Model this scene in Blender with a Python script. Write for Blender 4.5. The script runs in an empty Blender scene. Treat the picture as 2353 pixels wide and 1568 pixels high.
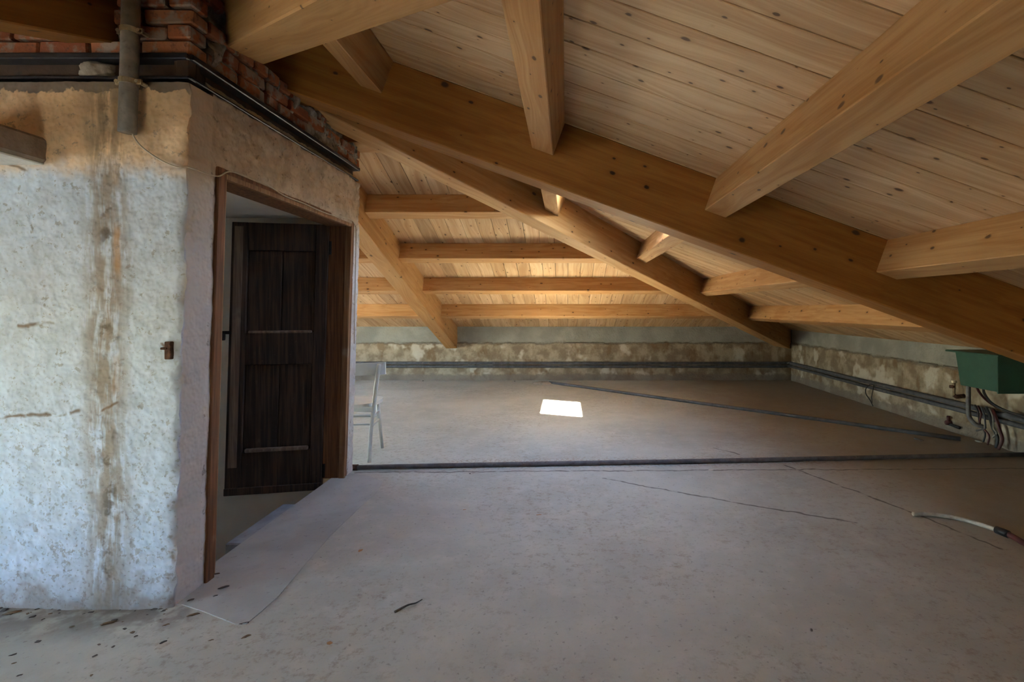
import bpy, bmesh, math, random
from mathutils import Vector, Matrix, noise as mnoise

random.seed(7)
SC = bpy.context.scene
COL = SC.collection

# ------------------------------------------------------------------ camera
H = 1.27                                   # eye height
F = 1140.0                                 # focal length in px of the 2353 px wide frame
VX, VY = 1301.0, 709.0                     # vanishing point of the depth axis
cam = bpy.data.cameras.new('camera')
cam.sensor_width = 36.0
cam.sensor_fit = 'HORIZONTAL'
cam.lens = F / 2353.0 * 36.0
cam.shift_x = (1176.5 - VX) / 2353.0
cam.shift_y = (VY - 784.0) / 2353.0
cam.clip_start = 0.02
cam_o = bpy.data.objects.new('camera', cam)
COL.objects.link(cam_o)
cam_o.location = (0, 0, H)
cam_o.rotation_euler = (math.pi / 2, 0, 0)
SC.camera = cam_o

# ------------------------------------------------------------------ light
SUN_DIR = Vector((-0.50, 2.60, -2.175)).normalized()     # the way the sunlight travels
world = bpy.data.worlds.new('world')
SC.world = world
world.use_nodes = True
wn = world.node_tree.nodes
wl = world.node_tree.links
for n in list(wn):
    wn.remove(n)
sky = wn.new('ShaderNodeTexSky')
sky.sky_type = 'NISHITA'
sky.sun_disc = False
sky.sun_elevation = math.asin(-SUN_DIR.z)
sky.sun_rotation = math.atan2(-SUN_DIR.x, -SUN_DIR.y)
sky.air_density = 1.0
sky.ozone_density = 0.3
sky.dust_density = 0.6
bg = wn.new('ShaderNodeBackground')
bg.inputs['Strength'].default_value = 3.6
wo = wn.new('ShaderNodeOutputWorld')
wl.new(sky.outputs[0], bg.inputs[0])
wl.new(bg.outputs[0], wo.inputs[0])

sun = bpy.data.lights.new('sun', 'SUN')
sun.energy = 180.0
sun.angle = math.radians(0.6)
sun.color = (1.0, 0.90, 0.74)
sun_o = bpy.data.objects.new('sun', sun)
COL.objects.link(sun_o)
sun_o.location = (3, -6, 8)
sun_o.rotation_euler = SUN_DIR.to_track_quat('-Z', 'Y').to_euler()

SC.view_settings.view_transform = 'Standard'
SC.view_settings.look = 'None'
SC.view_settings.gamma = 1.0
SC.view_settings.use_curve_mapping = False
SC.view_settings.exposure = 1.65
SC.cycles.max_bounces = 8
SC.cycles.diffuse_bounces = 6
SC.cycles.glossy_bounces = 2
SC.cycles.use_adaptive_sampling = False
SC.cycles.adaptive_threshold = 0.05
SC.cycles.use_denoising = True

# ------------------------------------------------------------------ node helper
class NT:
    def __init__(self, name):
        self.m = bpy.data.materials.new(name)
        self.m.use_nodes = True
        self.t = self.m.node_tree
        for n in list(self.t.nodes):
            self.t.nodes.remove(n)
        self.out = self.t.nodes.new('ShaderNodeOutputMaterial')
        self._obj = None

    def new(self, k):
        return self.t.nodes.new(k)

    def set(self, sock, v):
        if isinstance(v, bpy.types.NodeSocket):
            self.t.links.new(v, sock)
        elif v is not None:
            if sock.type == 'RGBA' and len(v) == 3:
                v = (*v, 1.0)
            sock.default_value = v

    def coord(self):
        if self._obj is None:
            self._obj = self.new('ShaderNodeTexCoord')
        return self._obj.outputs['Object']

    def rnd(self):
        return self.new('ShaderNodeObjectInfo').outputs['Random']

    def math(self, op, a, b=None, c=None, clamp=False):
        n = self.new('ShaderNodeMath')
        n.operation = op
        n.use_clamp = clamp
        self.set(n.inputs[0], a)
        if b is not None:
            self.set(n.inputs[1], b)
        if c is not None:
            self.set(n.inputs[2], c)
        return n.outputs[0]

    def vmath(self, op, a, b=None):
        n = self.new('ShaderNodeVectorMath')
        n.operation = op
        self.set(n.inputs[0], a)
        if b is not None:
            if op == 'SCALE':
                self.set(n.inputs['Scale'], b)
            else:
                self.set(n.inputs[1], b)
        return n.outputs['Value'] if op in ('DOT_PRODUCT', 'LENGTH', 'DISTANCE') else n.outputs[0]

    def sep(self, v):
        n = self.new('ShaderNodeSeparateXYZ')
        self.set(n.inputs[0], v)
        return n.outputs

    def comb(self, x, y, z):
        n = self.new('ShaderNodeCombineXYZ')
        for i, v in enumerate((x, y, z)):
            self.set(n.inputs[i], v)
        return n.outputs[0]

    def noise(self, v, scale=5.0, detail=4.0, rough=0.55, dist=0.0, color=False):
        n = self.new('ShaderNodeTexNoise')
        self.set(n.inputs['Vector'], v)
        n.inputs['Scale'].default_value = scale
        n.inputs['Detail'].default_value = min(detail, 3.0)
        n.inputs['Roughness'].default_value = rough
        n.inputs['Distortion'].default_value = dist
        return n.outputs['Color' if color else 'Fac']

    def voro(self, v, scale=1.0, dims='3D'):
        n = self.new('ShaderNodeTexVoronoi')
        n.voronoi_dimensions = dims
        self.set(n.inputs['Vector'], v)
        n.inputs['Scale'].default_value = scale
        return n.outputs['Distance'], n.outputs['Color']

    def ss(self, v, a, b):                      # smooth 0..1 between a and b (a may exceed b)
        n = self.new('ShaderNodeMapRange')
        n.interpolation_type = 'SMOOTHSTEP'
        self.set(n.inputs[0], v)
        lo, hi = (a, b) if a < b else (b, a)
        n.inputs[1].default_value = lo
        n.inputs[2].default_value = hi
        n.inputs[3].default_value = 0.0 if a < b else 1.0
        n.inputs[4].default_value = 1.0 if a < b else 0.0
        return n.outputs[0]

    def mix(self, f, a, b, mode='MIX'):
        n = self.new('ShaderNodeMix')
        n.data_type = 'RGBA'
        n.blend_type = mode
        n.clamp_factor = True
        self.set(n.inputs[0], f)
        self.set(n.inputs[6], a)
        self.set(n.inputs[7], b)
        return n.outputs[2]

    def ramp(self, f, stops):
        n = self.new('ShaderNodeValToRGB')
        e = n.color_ramp.elements
        while len(e) < len(stops):
            e.new(0.5)
        for i, (p, c) in enumerate(stops):
            e[i].position = p
            e[i].color = (*c, 1.0) if len(c) == 3 else c
        self.set(n.inputs[0], f)
        return n.outputs[0]

    def bump(self, h, strength=0.3, dist=0.01):
        n = self.new('ShaderNodeBump')
        n.inputs['Strength'].default_value = strength
        n.inputs['Distance'].default_value = dist
        self.set(n.inputs['Height'], h)
        return n.outputs[0]

    def finish(self, col, rough=0.7, normal=None, metal=0.0, spec=0.3):
        b = self.new('ShaderNodeBsdfPrincipled')
        self.set(b.inputs['Base Color'], col)
        self.set(b.inputs['Roughness'], rough)
        self.set(b.inputs['Metallic'], metal)
        self.set(b.inputs['Specular IOR Level'], spec)
        if normal is not None:
            self.set(b.inputs['Normal'], normal)
        self.t.links.new(b.outputs[0], self.out.inputs[0])
        return self.m


def wood(name, light, dark, knot, kscale=1.0, contrast=1.0, rough=0.55, lam=False, spec=0.3, tones=None, keep=0.5):
    """pine: grain runs along the object's own x axis"""
    n = NT(name)
    r = n.rnd()
    off = n.comb(n.math('MULTIPLY', r, 37.0), n.math('MULTIPLY', r, 91.0), n.math('MULTIPLY', r, 53.0))
    p = n.vmath('ADD', n.coord(), off)
    warp = n.noise(n.vmath('MULTIPLY', p, (1.3, 4.5, 4.5)), 1.0, 1.0)
    q = n.vmath('ADD', n.vmath('MULTIPLY', p, (0.8, 26.0, 26.0)), n.comb(n.math('MULTIPLY', warp, 0.8), n.math('MULTIPLY', warp, 6.0), 0.0))
    g1 = n.noise(q, 1.0, 2.0, 0.65)
    g2 = n.noise(n.vmath('MULTIPLY', p, (5.0, 170.0, 170.0)), 1.0, 0.0)
    f = n.math('ADD', n.math('MULTIPLY', g1, 0.8), n.math('ADD', n.math('MULTIPLY', g2, 0.16), n.math('MULTIPLY', warp, 0.35)))
    f = n.ss(f, 0.65 - 0.24 / contrast, 0.65 + 0.24 / contrast)
    col = n.mix(f, dark, light)
    tone = n.ramp(r, tones or [(0.0, (0.74, 0.70, 0.66)), (0.25, (1.0, 0.97, 0.93)), (0.5, (0.88, 0.84, 0.78)), (0.75, (1.08, 1.08, 1.10)), (1.0, (0.92, 0.84, 0.74))])
    col = n.mix(1.0, col, tone, 'MULTIPLY')
    if lam:
        lamz = n.math('FLOOR', n.math('MULTIPLY', n.sep(n.coord())[2], 26.0))
        wv = n.new('ShaderNodeTexWhiteNoise')
        wv.noise_dimensions = '2D'
        n.set(wv.inputs[0], n.comb(lamz, n.math('MULTIPLY', r, 99.0), 0.0))
        col = n.mix(0.20, col, n.mix(wv.outputs[0], dark, light))
    # knots, each of its own size; y + z serves every long face
    x, y, z = n.sep(p)
    d, c = n.voro(n.comb(n.math('MULTIPLY', x, 5.6 * kscale), n.math('MULTIPLY', n.math('ADD', y, z), 9.5 * kscale), 0.0), 1.0, '2D')
    cs = n.sep(c)
    size = n.math('MULTIPLY_ADD', n.math('POWER', cs[1], 2.0), 0.10, 0.03)
    rel = n.math('DIVIDE', n.math('ADD', d, n.math('MULTIPLY', n.math('SUBTRACT', g1, 0.5), 0.16)), size)
    kp = n.math('GREATER_THAN', cs[0], 1.0 - keep)
    halo = n.math('MULTIPLY', n.ss(rel, 3.2, 0.8), n.math('MULTIPLY', kp, 0.55))
    col = n.mix(halo, col, dark)
    col = n.mix(n.math('MULTIPLY', n.ss(rel, 1.15, 0.55), n.math('MULTIPLY', kp, 0.9)), col, knot)
    return n.finish(col, rough, n.bump(g2, 0.06, 0.004), spec=spec)


M = {}
M['board'] = wood('pine_board', (0.64, 0.45, 0.27), (0.45, 0.265, 0.13), (0.085, 0.042, 0.022), keep=0.6)
M['purlin'] = wood('pine_purlin', (0.57, 0.35, 0.165), (0.41, 0.20, 0.068), (0.085, 0.04, 0.02), 1.1, keep=0.4)
M['hip'] = wood('glulam_pale', (0.52, 0.315, 0.14), (0.36, 0.175, 0.055), (0.06, 0.028, 0.014), 0.9, lam=True, keep=0.35)
M['rafter'] = wood('glulam_honey_shaded', (0.365, 0.168, 0.040), (0.235, 0.088, 0.015), (0.035, 0.014, 0.008), 0.85, lam=True, keep=0.3)  # darkened in colour to stand in for shade on the near face
M['lining'] = wood('skylight_lining_pine', (0.62, 0.45, 0.28), (0.5, 0.33, 0.18), (0.1, 0.05, 0.03))
M['deck'] = NT('roof_deck').finish((0.035, 0.025, 0.02), 0.9)


def mat_old_wood(name, light, dark, worn, wear=0.5):
    n = NT(name)
    p = n.coord()
    x, y, z = n.sep(p)
    g = n.noise(n.comb(n.math('MULTIPLY', x, 60.0), n.math('MULTIPLY', y, 60.0), n.math('MULTIPLY', z, 2.5)), 1.0, 4.0, 0.6)
    big = n.noise(p, 4.5, 4.0, 0.65)
    col = n.mix(n.ss(g, 0.35, 0.68), dark, light)
    w = n.ss(n.math('ADD', big, n.math('MULTIPLY', g, 0.35)), 0.62 + 0.25 * (1 - wear), 0.86 + 0.2 * (1 - wear))
    col = n.mix(w, col, worn)
    sp = n.ss(n.noise(p, 55.0, 3.0), 0.68, 0.76)
    col = n.mix(n.math('MULTIPLY', sp, 0.5), col, worn)
    return n.finish(col, 0.6, n.bump(g, 0.35, 0.004), spec=0.25)


M['door_dark'] = mat_old_wood('old_door_wood', (0.085, 0.050, 0.034), (0.030, 0.019, 0.015), (0.16, 0.11, 0.08), 0.15)
M['door_worn'] = mat_old_wood('worn_door_edge', (0.26, 0.19, 0.14), (0.15, 0.10, 0.075), (0.27, 0.21, 0.16), 0.6)
M['frame'] = mat_old_wood('old_frame_wood', (0.22, 0.10, 0.045), (0.10, 0.043, 0.02), (0.25, 0.16, 0.10), 0.3)
M['frame_light'] = mat_old_wood('old_frame_stop_wood', (0.32, 0.19, 0.10), (0.20, 0.10, 0.05), (0.36, 0.27, 0.19), 0.5)


def mat_plain(name, col, rough=0.6, metal=0.0, var=0.15, vscale=12.0, dirt=None, dirt_amt=0.5, spec=0.3, bump=0.0, thr=(0.55, 0.75)):
    n = NT(name)
    f = n.noise(n.coord(), vscale, 4.0, 0.6)
    a = tuple(c * (1 - var) for c in col)
    b = tuple(min(1, c * (1 + var)) for c in col)
    c = n.mix(n.ss(f, 0.3, 0.7), a, b)
    if dirt:
        d = n.ss(n.noise(n.vmath('ADD', n.coord(), (7.1, 3.3, 1.7)), vscale * 1.7, 5.0, 0.65), *thr)
        c = n.mix(n.math('MULTIPLY', d, dirt_amt), c, dirt)
    nm = n.bump(n.noise(n.coord(), vscale * 4, 4.0), bump, 0.004) if bump else None
    return n.finish(c, rough, nm, metal, spec)


M['steel'] = mat_plain('dark_steel', (0.030, 0.029, 0.034), 0.38, 0.55, 0.3, 9.0, (0.075, 0.040, 0.022), 0.8, 0.5, 0.2)
M['steel_rust'] = mat_plain('rusty_steel_web', (0.060, 0.032, 0.018), 0.55, 0.2, 0.3, 9.0, (0.028, 0.024, 0.022), 0.7, 0.4, 0.3)
M['brick'] = None
M['pvc'] = mat_plain('grey_plastic_pipe', (0.20, 0.18, 0.155), 0.42, 0.0, 0.18, 25.0, (0.10, 0.075, 0.055), 0.6)
M['conduit'] = mat_plain('dusty_black_conduit', (0.060, 0.060, 0.066), 0.55, 0.0, 0.25, 14.0, (0.15, 0.13, 0.11), 0.55)
M['floor_pipe'] = mat_plain('dusty_steel_pipe', (0.115, 0.105, 0.105), 0.6, 0.0, 0.25, 16.0, (0.075, 0.05, 0.035), 0.7, 0.3, 0.2)
M['clamp'] = mat_plain('galvanised_clamp', (0.48, 0.42, 0.30), 0.35, 0.7, 0.2, 30.0, (0.2, 0.13, 0.06), 0.5)
M['rust'] = mat_plain('rusty_iron', (0.10, 0.05, 0.032), 0.8, 0.0, 0.4, 45.0, (0.045, 0.03, 0.025), 0.8, 0.2, 0.5)
M['cable_white'] = mat_plain('white_cable', (0.46, 0.40, 0.31), 0.5, 0.0, 0.1, 20.0)
M['rubber'] = mat_plain('black_rubber', (0.018, 0.017, 0.018), 0.45, 0.0, 0.3, 20.0, (0.06, 0.05, 0.045), 0.5)
M['red_hose'] = mat_plain('dark_red_hose', (0.060, 0.015, 0.014), 0.5, 0.0, 0.3, 20.0)
M['white_hose'] = mat_plain('dirty_white_hose', (0.36, 0.33, 0.28), 0.5, 0.0, 0.2, 25.0, (0.17, 0.14, 0.10), 0.6)
M['green'] = mat_plain('green_sheet_metal', (0.018, 0.066, 0.043), 0.45, 0.0, 0.12, 6.0, (0.05, 0.10, 0.075), 0.35, 0.4)
M['chair'] = mat_plain('cream_chair_paint', (0.56, 0.57, 0.53), 0.42, 0.0, 0.06, 9.0, (0.33, 0.30, 0.25), 0.45, 0.4, thr=(0.60, 0.80))
M['black_iron'] = mat_plain('black_iron', (0.02, 0.018, 0.018), 0.5, 0.3, 0.3, 40.0)
M['leaf'] = mat_plain('dry_leaf', (0.36, 0.20, 0.09), 0.8, 0.0, 0.3, 60.0)
M['crumb'] = mat_plain('dark_crumb', (0.085, 0.075, 0.068), 0.9, 0.0, 0.4, 70.0)
M['crumb_brown'] = mat_plain('brown_crumb', (0.17, 0.12, 0.075), 0.9, 0.0, 0.4, 70.0)
M['plaster_bit'] = mat_plain('plaster_bit', (0.52, 0.48, 0.42), 0.9, 0.0, 0.2, 50.0)
M['stub'] = mat_plain('limewashed_stub', (0.30, 0.24, 0.19), 0.9, 0.0, 0.2, 14.0, (0.16, 0.12, 0.09), 0.5, 0.1, 0.5)
M['stub_white'] = mat_plain('limewash', (0.60, 0.57, 0.52), 0.9, 0.0, 0.1, 14.0, (0.35, 0.29, 0.22), 0.5, 0.1, 0.4)
M['stair_white'] = mat_plain('stairwell_paint', (0.78, 0.74, 0.66), 0.85, 0.0, 0.05, 3.0, (0.60, 0.53, 0.43), 0.4, 0.2, 0.15)
M['step'] = mat_plain('grey_stone_step', (0.30, 0.31, 0.33), 0.75, 0.0, 0.15, 9.0, (0.18, 0.16, 0.14), 0.5)
M['white_frame'] = mat_plain('white_window_paint', (0.7, 0.7, 0.68), 0.45, 0.0, 0.03, 8.0)
M['ground'] = mat_plain('outside_ground', (0.22, 0.22, 0.2), 0.95, 0.0, 0.2, 0.4)


def mat_glass():
    n = NT('thin_window_glass')
    tr = n.new('ShaderNodeBsdfTransparent')
    tr.inputs[0].default_value = (0.95, 0.97, 0.97, 1)
    gl = n.new('ShaderNodeBsdfGlossy')
    gl.inputs['Roughness'].default_value = 0.02
    lw = n.new('ShaderNodeLayerWeight')
    lw.inputs['Blend'].default_value = 0.5
    fr = n.math('MULTIPLY_ADD', n.math('POWER', lw.outputs['Facing'], 5.0), 0.7, 0.06)
    ms = n.new('ShaderNodeMixShader')
    n.t.links.new(fr, ms.inputs[0])
    n.t.links.new(tr.outputs[0], ms.inputs[1])
    n.t.links.new(gl.outputs[0], ms.inputs[2])
    n.t.links.new(ms.outputs[0], n.out.inputs[0])
    return n.m


M['glass'] = mat_glass()


def mat_brick():
    n = NT('old_red_brick')
    r = n.rnd()
    col = n.ramp(r, [(0.0, (0.20, 0.065, 0.032)), (0.4, (0.30, 0.105, 0.045)), (0.75, (0.25, 0.10, 0.055)), (1.0, (0.34, 0.14, 0.065))])
    p = n.vmath('ADD', n.coord(), n.comb(n.math('MULTIPLY', r, 31.0), n.math('MULTIPLY', r, 17.0), 0.0))
    f = n.noise(p, 28.0, 5.0, 0.65)
    col = n.mix(n.ss(f, 0.50, 0.72), col, (0.12, 0.06, 0.04))
    m = n.ss(n.noise(p, 13.0, 4.0, 0.6), 0.49, 0.62)
    col = n.mix(n.math('MULTIPLY', m, 0.75), col, (0.26, 0.225, 0.19))
    return n.finish(col, 0.9, n.bump(f, 0.6, 0.006), spec=0.15)


M['brick'] = mat_brick()


def seg_dist(n, p, a, b):
    ab = Vector(b) - Vector(a)
    pa = n.vmath('SUBTRACT', p, tuple(a))
    h = n.math('DIVIDE', n.vmath('DOT_PRODUCT', pa, tuple(ab)), ab.length_squared, clamp=True)
    return n.vmath('LENGTH', n.vmath('SUBTRACT', pa, n.vmath('SCALE', tuple(ab), h)))


def fp(x, y, z=0.0):
    """point of the horizontal plane z under the photo pixel"""
    Y = F * (H - z) / (y - VY)
    return Vector(((x - VX) * Y / F, Y, z))


def yp(x, y, Y):
    """point of the frontal plane at depth Y under the photo pixel"""
    return Vector(((x - VX) * Y / F, Y, H - (y - VY) * Y / F))


def xp(x, y, X):
    """point of the side plane at X under the photo pixel"""
    Y = F * X / (x - VX)
    return Vector((X, Y, H - (y - VY) * Y / F))


def mat_floor():
    n = NT('dusty_concrete_floor')
    p = n.coord()
    a = n.noise(p, 1.1, 5.0, 0.6)
    b = n.noise(p, 7.0, 5.0, 0.65)
    c = n.noise(p, 42.0, 4.0, 0.6)
    col = n.mix(n.ss(a, 0.32, 0.68), (0.47, 0.475, 0.42), (0.385, 0.385, 0.34))
    col = n.mix(n.math('MULTIPLY', n.ss(b, 0.45, 0.75), 0.55), col, (0.51, 0.505, 0.455))
    # brown stains
    st = n.math('MULTIPLY', n.ss(n.noise(n.vmath('ADD', p, (3.0, 9.0, 0)), 19.0, 3.0, 0.8), 0.48, 0.72),
                n.ss(n.noise(n.vmath('ADD', p, (1.0, 4.0, 0)), 0.8, 2.0), 0.36, 0.60))
    col = n.mix(n.math('MULTIPLY', st, 0.62), col, (0.25, 0.195, 0.14))
    # dark pits and crumbs trodden in
    pit = n.ss(c, 0.61, 0.70)
    col = n.mix(n.math('MULTIPLY', pit, 0.45), col, (0.14, 0.12, 0.105))
    # browner and darker to the right, weaker light there put into the colour
    x, y, z = n.sep(p)
    rightward = n.ss(n.math('ADD', x, n.math('MULTIPLY', a, 1.2)), 1.4, 3.6)
    col = n.mix(n.math('MULTIPLY', rightward, 0.75), col, (0.235, 0.175, 0.125))
    # saw-dust like brown crumbs behind the pipe
    near = n.ss(seg_dist(n, p, fp(1050, 1066), fp(1900, 1058)), 0.22, 0.02)
    cr = n.math('MULTIPLY', near, n.ss(c, 0.48, 0.58))
    col = n.mix(n.math('MULTIPLY', cr, 0.6), col, (0.25, 0.15, 0.085))
    # dirt line by the near wall
    dl = n.math('MULTIPLY', n.ss(seg_dist(n, p, (-3.2, 2.1, 0), (-1.68, 2.08, 0)), 0.28, 0.02), n.ss(b, 0.36, 0.56))
    col = n.mix(n.math('MULTIPLY', dl, 0.75), col, (0.14, 0.12, 0.105))
    # cracks
    wob = n.vmath('SCALE', n.vmath('SUBTRACT', n.noise(p, 8.0, 2.0, color=True), (0.5, 0.5, 0.5)), 0.07)
    q = n.vmath('MULTIPLY', n.vmath('ADD', p, wob), (1, 1, 0))
    crack = None
    lines = [[(1385, 1100), (1660, 1150), (1965, 1202)],
             [(1800, 1068), (2110, 1184), (2300, 1262)],
             [(815, 1086), (2353, 1077)],
             [(1640, 1030), (1700, 1045)]]
    for ln in lines:
        for (u, v) in zip(ln[:-1], ln[1:]):
            d = seg_dist(n, q, fp(*u), fp(*v))
            crack = d if crack is None else n.math('MINIMUM', crack, d)
    ck = n.math('MULTIPLY', n.ss(crack, 0.014, 0.003), n.ss(b, 0.30, 0.50))
    col = n.mix(n.math('MULTIPLY', ck, 0.85), col, (0.075, 0.062, 0.052))
    return n.finish(col, n.math('SUBTRACT', 0.74, n.math('MULTIPLY', b, 0.18)), n.bump(n.noise(p, 24.0, 1.0, 0.6), 0.3, 0.006), spec=0.28)


M['floor'] = mat_floor()


def mat_screed():
    n = NT('smooth_grey_screed')
    p = n.coord()
    a = n.noise(p, 3.0, 5.0, 0.6)
    b = n.noise(p, 35.0, 4.0, 0.65)
    col = n.mix(n.ss(a, 0.35, 0.65), (0.41, 0.42, 0.40), (0.335, 0.34, 0.32))
    col = n.mix(n.math('MULTIPLY', n.ss(b, 0.6, 0.72), 0.4), col, (0.16, 0.145, 0.13))
    return n.finish(col, 0.72, n.bump(b, 0.2, 0.004), spec=0.25)


M['screed'] = mat_screed()


def mat_whitewash():
    """the limewashed front of the stair block, built where it stands so object = world space"""
    n = NT('stained_whitewash')
    p = n.coord()
    x, y, z = n.sep(p)
    big = n.noise(p, 2.2, 4.0, 0.6)
    mid = n.noise(p, 9.0, 5.0, 0.65)
    fine = n.noise(p, 60.0, 4.0, 0.6)
    col = n.mix(n.ss(mid, 0.38, 0.66), (0.52, 0.61, 0.735), (0.44, 0.51, 0.60))
    # bare beige render over the wash line
    lim = n.math('ADD', z, n.math('MULTIPLY', n.math('SUBTRACT', mid, 0.5), 0.16))
    warm = n.mix(n.ss(n.noise(p, 5.0, 5.0, 0.6), 0.4, 0.65), (0.78, 0.56, 0.345), (0.62, 0.45, 0.29))
    col = n.mix(n.ss(lim, 1.80, 1.93), col, warm)
    # rough cement band under the steel
    lim2 = n.math('ADD', z, n.math('MULTIPLY', n.math('SUBTRACT', n.noise(p, 12.0, 5.0, 0.7), 0.5), 0.13))
    col = n.mix(n.ss(lim2, 2.185, 2.195), col, (0.225, 0.185, 0.15))
    # mortar between the bricks
    col = n.mix(n.ss(z, 2.335, 2.35), col, n.mix(mid, (0.30, 0.27, 0.235), (0.22, 0.195, 0.165)))
    # rust and soot run
    cx = n.math('ABSOLUTE', n.math('ADD', n.math('ADD', x, 1.945), n.math('MULTIPLY', n.math('SUBTRACT', n.noise(n.comb(0, 0, n.math('MULTIPLY', z, 3.0)), 1.0, 3.0), 0.5), 0.13)))
    str_n = n.noise(n.comb(n.math('MULTIPLY', x, 26.0), 0, n.math('MULTIPLY', z, 3.5)), 1.0, 5.0, 0.65)
    run = n.math('MULTIPLY', n.ss(cx, 0.14, 0.02), n.ss(n.math('ADD', str_n, n.math('MULTIPLY', mid, 0.35)), 0.50, 0.74))
    col = n.mix(n.math('MULTIPLY', run, 0.80), col, (0.25, 0.195, 0.13))
    soot = n.math('MULTIPLY', n.ss(cx, 0.055, 0.0), n.ss(n.noise(p, 14.0, 5.0, 0.7), 0.54, 0.68))
    col = n.mix(n.math('MULTIPLY', soot, 0.75), col, (0.10, 0.075, 0.055))
    ox = n.math('ABSOLUTE', n.math('ADD', x, 1.905))
    orange = n.math('MULTIPLY', n.ss(ox, 0.022, 0.004), n.ss(n.noise(n.comb(0, 0, z), 2.3, 2.0), 0.50, 0.60))
    col = n.mix(n.math('MULTIPLY', orange, 0.6), col, (0.46, 0.26, 0.10))
    # dark pocks, mostly low
    low = n.ss(z, 1.3, 0.1)
    pk = n.ss(n.math('ADD', n.noise(p, 26.0, 5.0, 0.7), n.math('MULTIPLY', low, 0.035)), 0.615, 0.67)
    col = n.mix(n.math('MULTIPLY', pk, 0.55), col, (0.25, 0.22, 0.19))
    pk2 = n.ss(n.noise(n.vmath('ADD', p, (5, 2, 8)), 11.0, 4.0, 0.6), 0.68, 0.74)
    col = n.mix(n.math('MULTIPLY', pk2, 0.55), col, (0.21, 0.165, 0.13))
    # broken-out cracks with brown edges
    pw = n.vmath('MULTIPLY', n.vmath('ADD', p, n.vmath('SCALE', n.vmath('SUBTRACT', n.noise(p, 10.0, 2.0, color=True), (0.5, 0.5, 0.5)), 0.05)), (1, 0, 1))
    cr = None
    for u, v in (((40, 752), (118, 742)), ((0, 957), (120, 952)), ((236, 945), (275, 925)), ((128, 962), (180, 945)), ((375, 790), (385, 812)), ((20, 375), (60, 395))):
        a_, b_ = yp(*u, 2.10), yp(*v, 2.10)
        d = seg_dist(n, pw, (a_.x, 0, a_.z), (b_.x, 0, b_.z))
        cr = d if cr is None else n.math('MINIMUM', cr, d)
    col = n.mix(n.math('MULTIPLY', n.math('MULTIPLY', n.ss(cr, 0.012, 0.001), n.ss(mid, 0.40, 0.52)), 0.85), col, (0.16, 0.105, 0.06))
    # damp foot
    foot = n.ss(n.math('ADD', z, n.math('MULTIPLY', n.math('SUBTRACT', mid, 0.5), 0.42)), 0.17, 0.01)
    col = n.mix(n.math('MULTIPLY', foot, 0.8), col, (0.22, 0.195, 0.17))
    sp = n.math('MULTIPLY', n.ss(fine, 0.57, 0.66), n.math('MULTIPLY_ADD', low, 0.35, 0.2))
    col = n.mix(sp, col, (0.20, 0.175, 0.15))
    # the corner return is dull grey render
    ret = n.ss(n.math('SUBTRACT', x, n.math('MULTIPLY', z, 0.03)), -1.688, -1.676)
    ret = n.math('MULTIPLY', ret, n.ss(y, 2.108, 2.125))
    col = n.mix(ret, col, n.mix(n.ss(z, 1.78, 1.9), (0.56, 0.54, 0.52), (0.50, 0.41, 0.325)))
    return n.finish(col, 0.93, n.bump(n.noise(p, 32.0, 1.0, 0.65), 0.8, 0.010), spec=0.1)


M['whitewash'] = mat_whitewash()


def mat_sidewall():
    n = NT('rough_render')
    p = n.coord()
    x, y, z = n.sep(p)
    mid = n.noise(p, 9.0, 5.0, 0.65)
    fine = n.noise(p, 55.0, 5.0, 0.7)
    col = n.mix(n.ss(mid, 0.36, 0.66), (0.54, 0.45, 0.36), (0.41, 0.335, 0.265))
    pale = n.mix(n.ss(mid, 0.4, 0.7), (0.60, 0.585, 0.565), (0.50, 0.48, 0.455))
    lim = n.math('ADD', z, n.math('MULTIPLY', n.math('SUBTRACT', mid, 0.5), 0.2))
    col = n.mix(n.ss(lim, 1.92, 1.80), col, pale)
    # soot patch beside the frame
    ds = n.vmath('LENGTH', n.vmath('SUBTRACT', n.vmath('MULTIPLY', p, (0, 1.5, 0.8)), (0, 2.19 * 1.5, 1.57 * 0.8)))
    so = n.ss(n.math('ADD', ds, n.math('MULTIPLY', n.math('SUBTRACT', n.noise(p, 18.0, 3.0), 0.5), 0.09)), 0.085, 0.07)
    col = n.mix(n.math('MULTIPLY', so, 0.9), col, (0.095, 0.085, 0.08))
    pk = n.ss(n.noise(p, 24.0, 5.0, 0.75), 0.58, 0.70)
    col = n.mix(n.math('MULTIPLY', pk, 0.6), col, (0.14, 0.11, 0.085))
    # mortar over the steel
    mo = n.mix(n.ss(n.noise(p, 17.0, 4.0, 0.65), 0.38, 0.62), (0.33, 0.305, 0.27), (0.19, 0.165, 0.14))
    col = n.mix(n.ss(z, 2.335, 2.35), col, mo)
    bl = n.math('MULTIPLY', n.ss(z, 2.34, 2.36), n.ss(n.noise(p, 21.0, 5.0, 0.7), 0.57, 0.66))
    col = n.mix(n.math('MULTIPLY', bl, 0.8), col, (0.05, 0.045, 0.04))
    return n.finish(col, 0.93, n.bump(n.noise(p, 32.0, 1.0, 0.65), 0.8, 0.010), spec=0.1)


M['sidewall'] = mat_sidewall()


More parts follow.
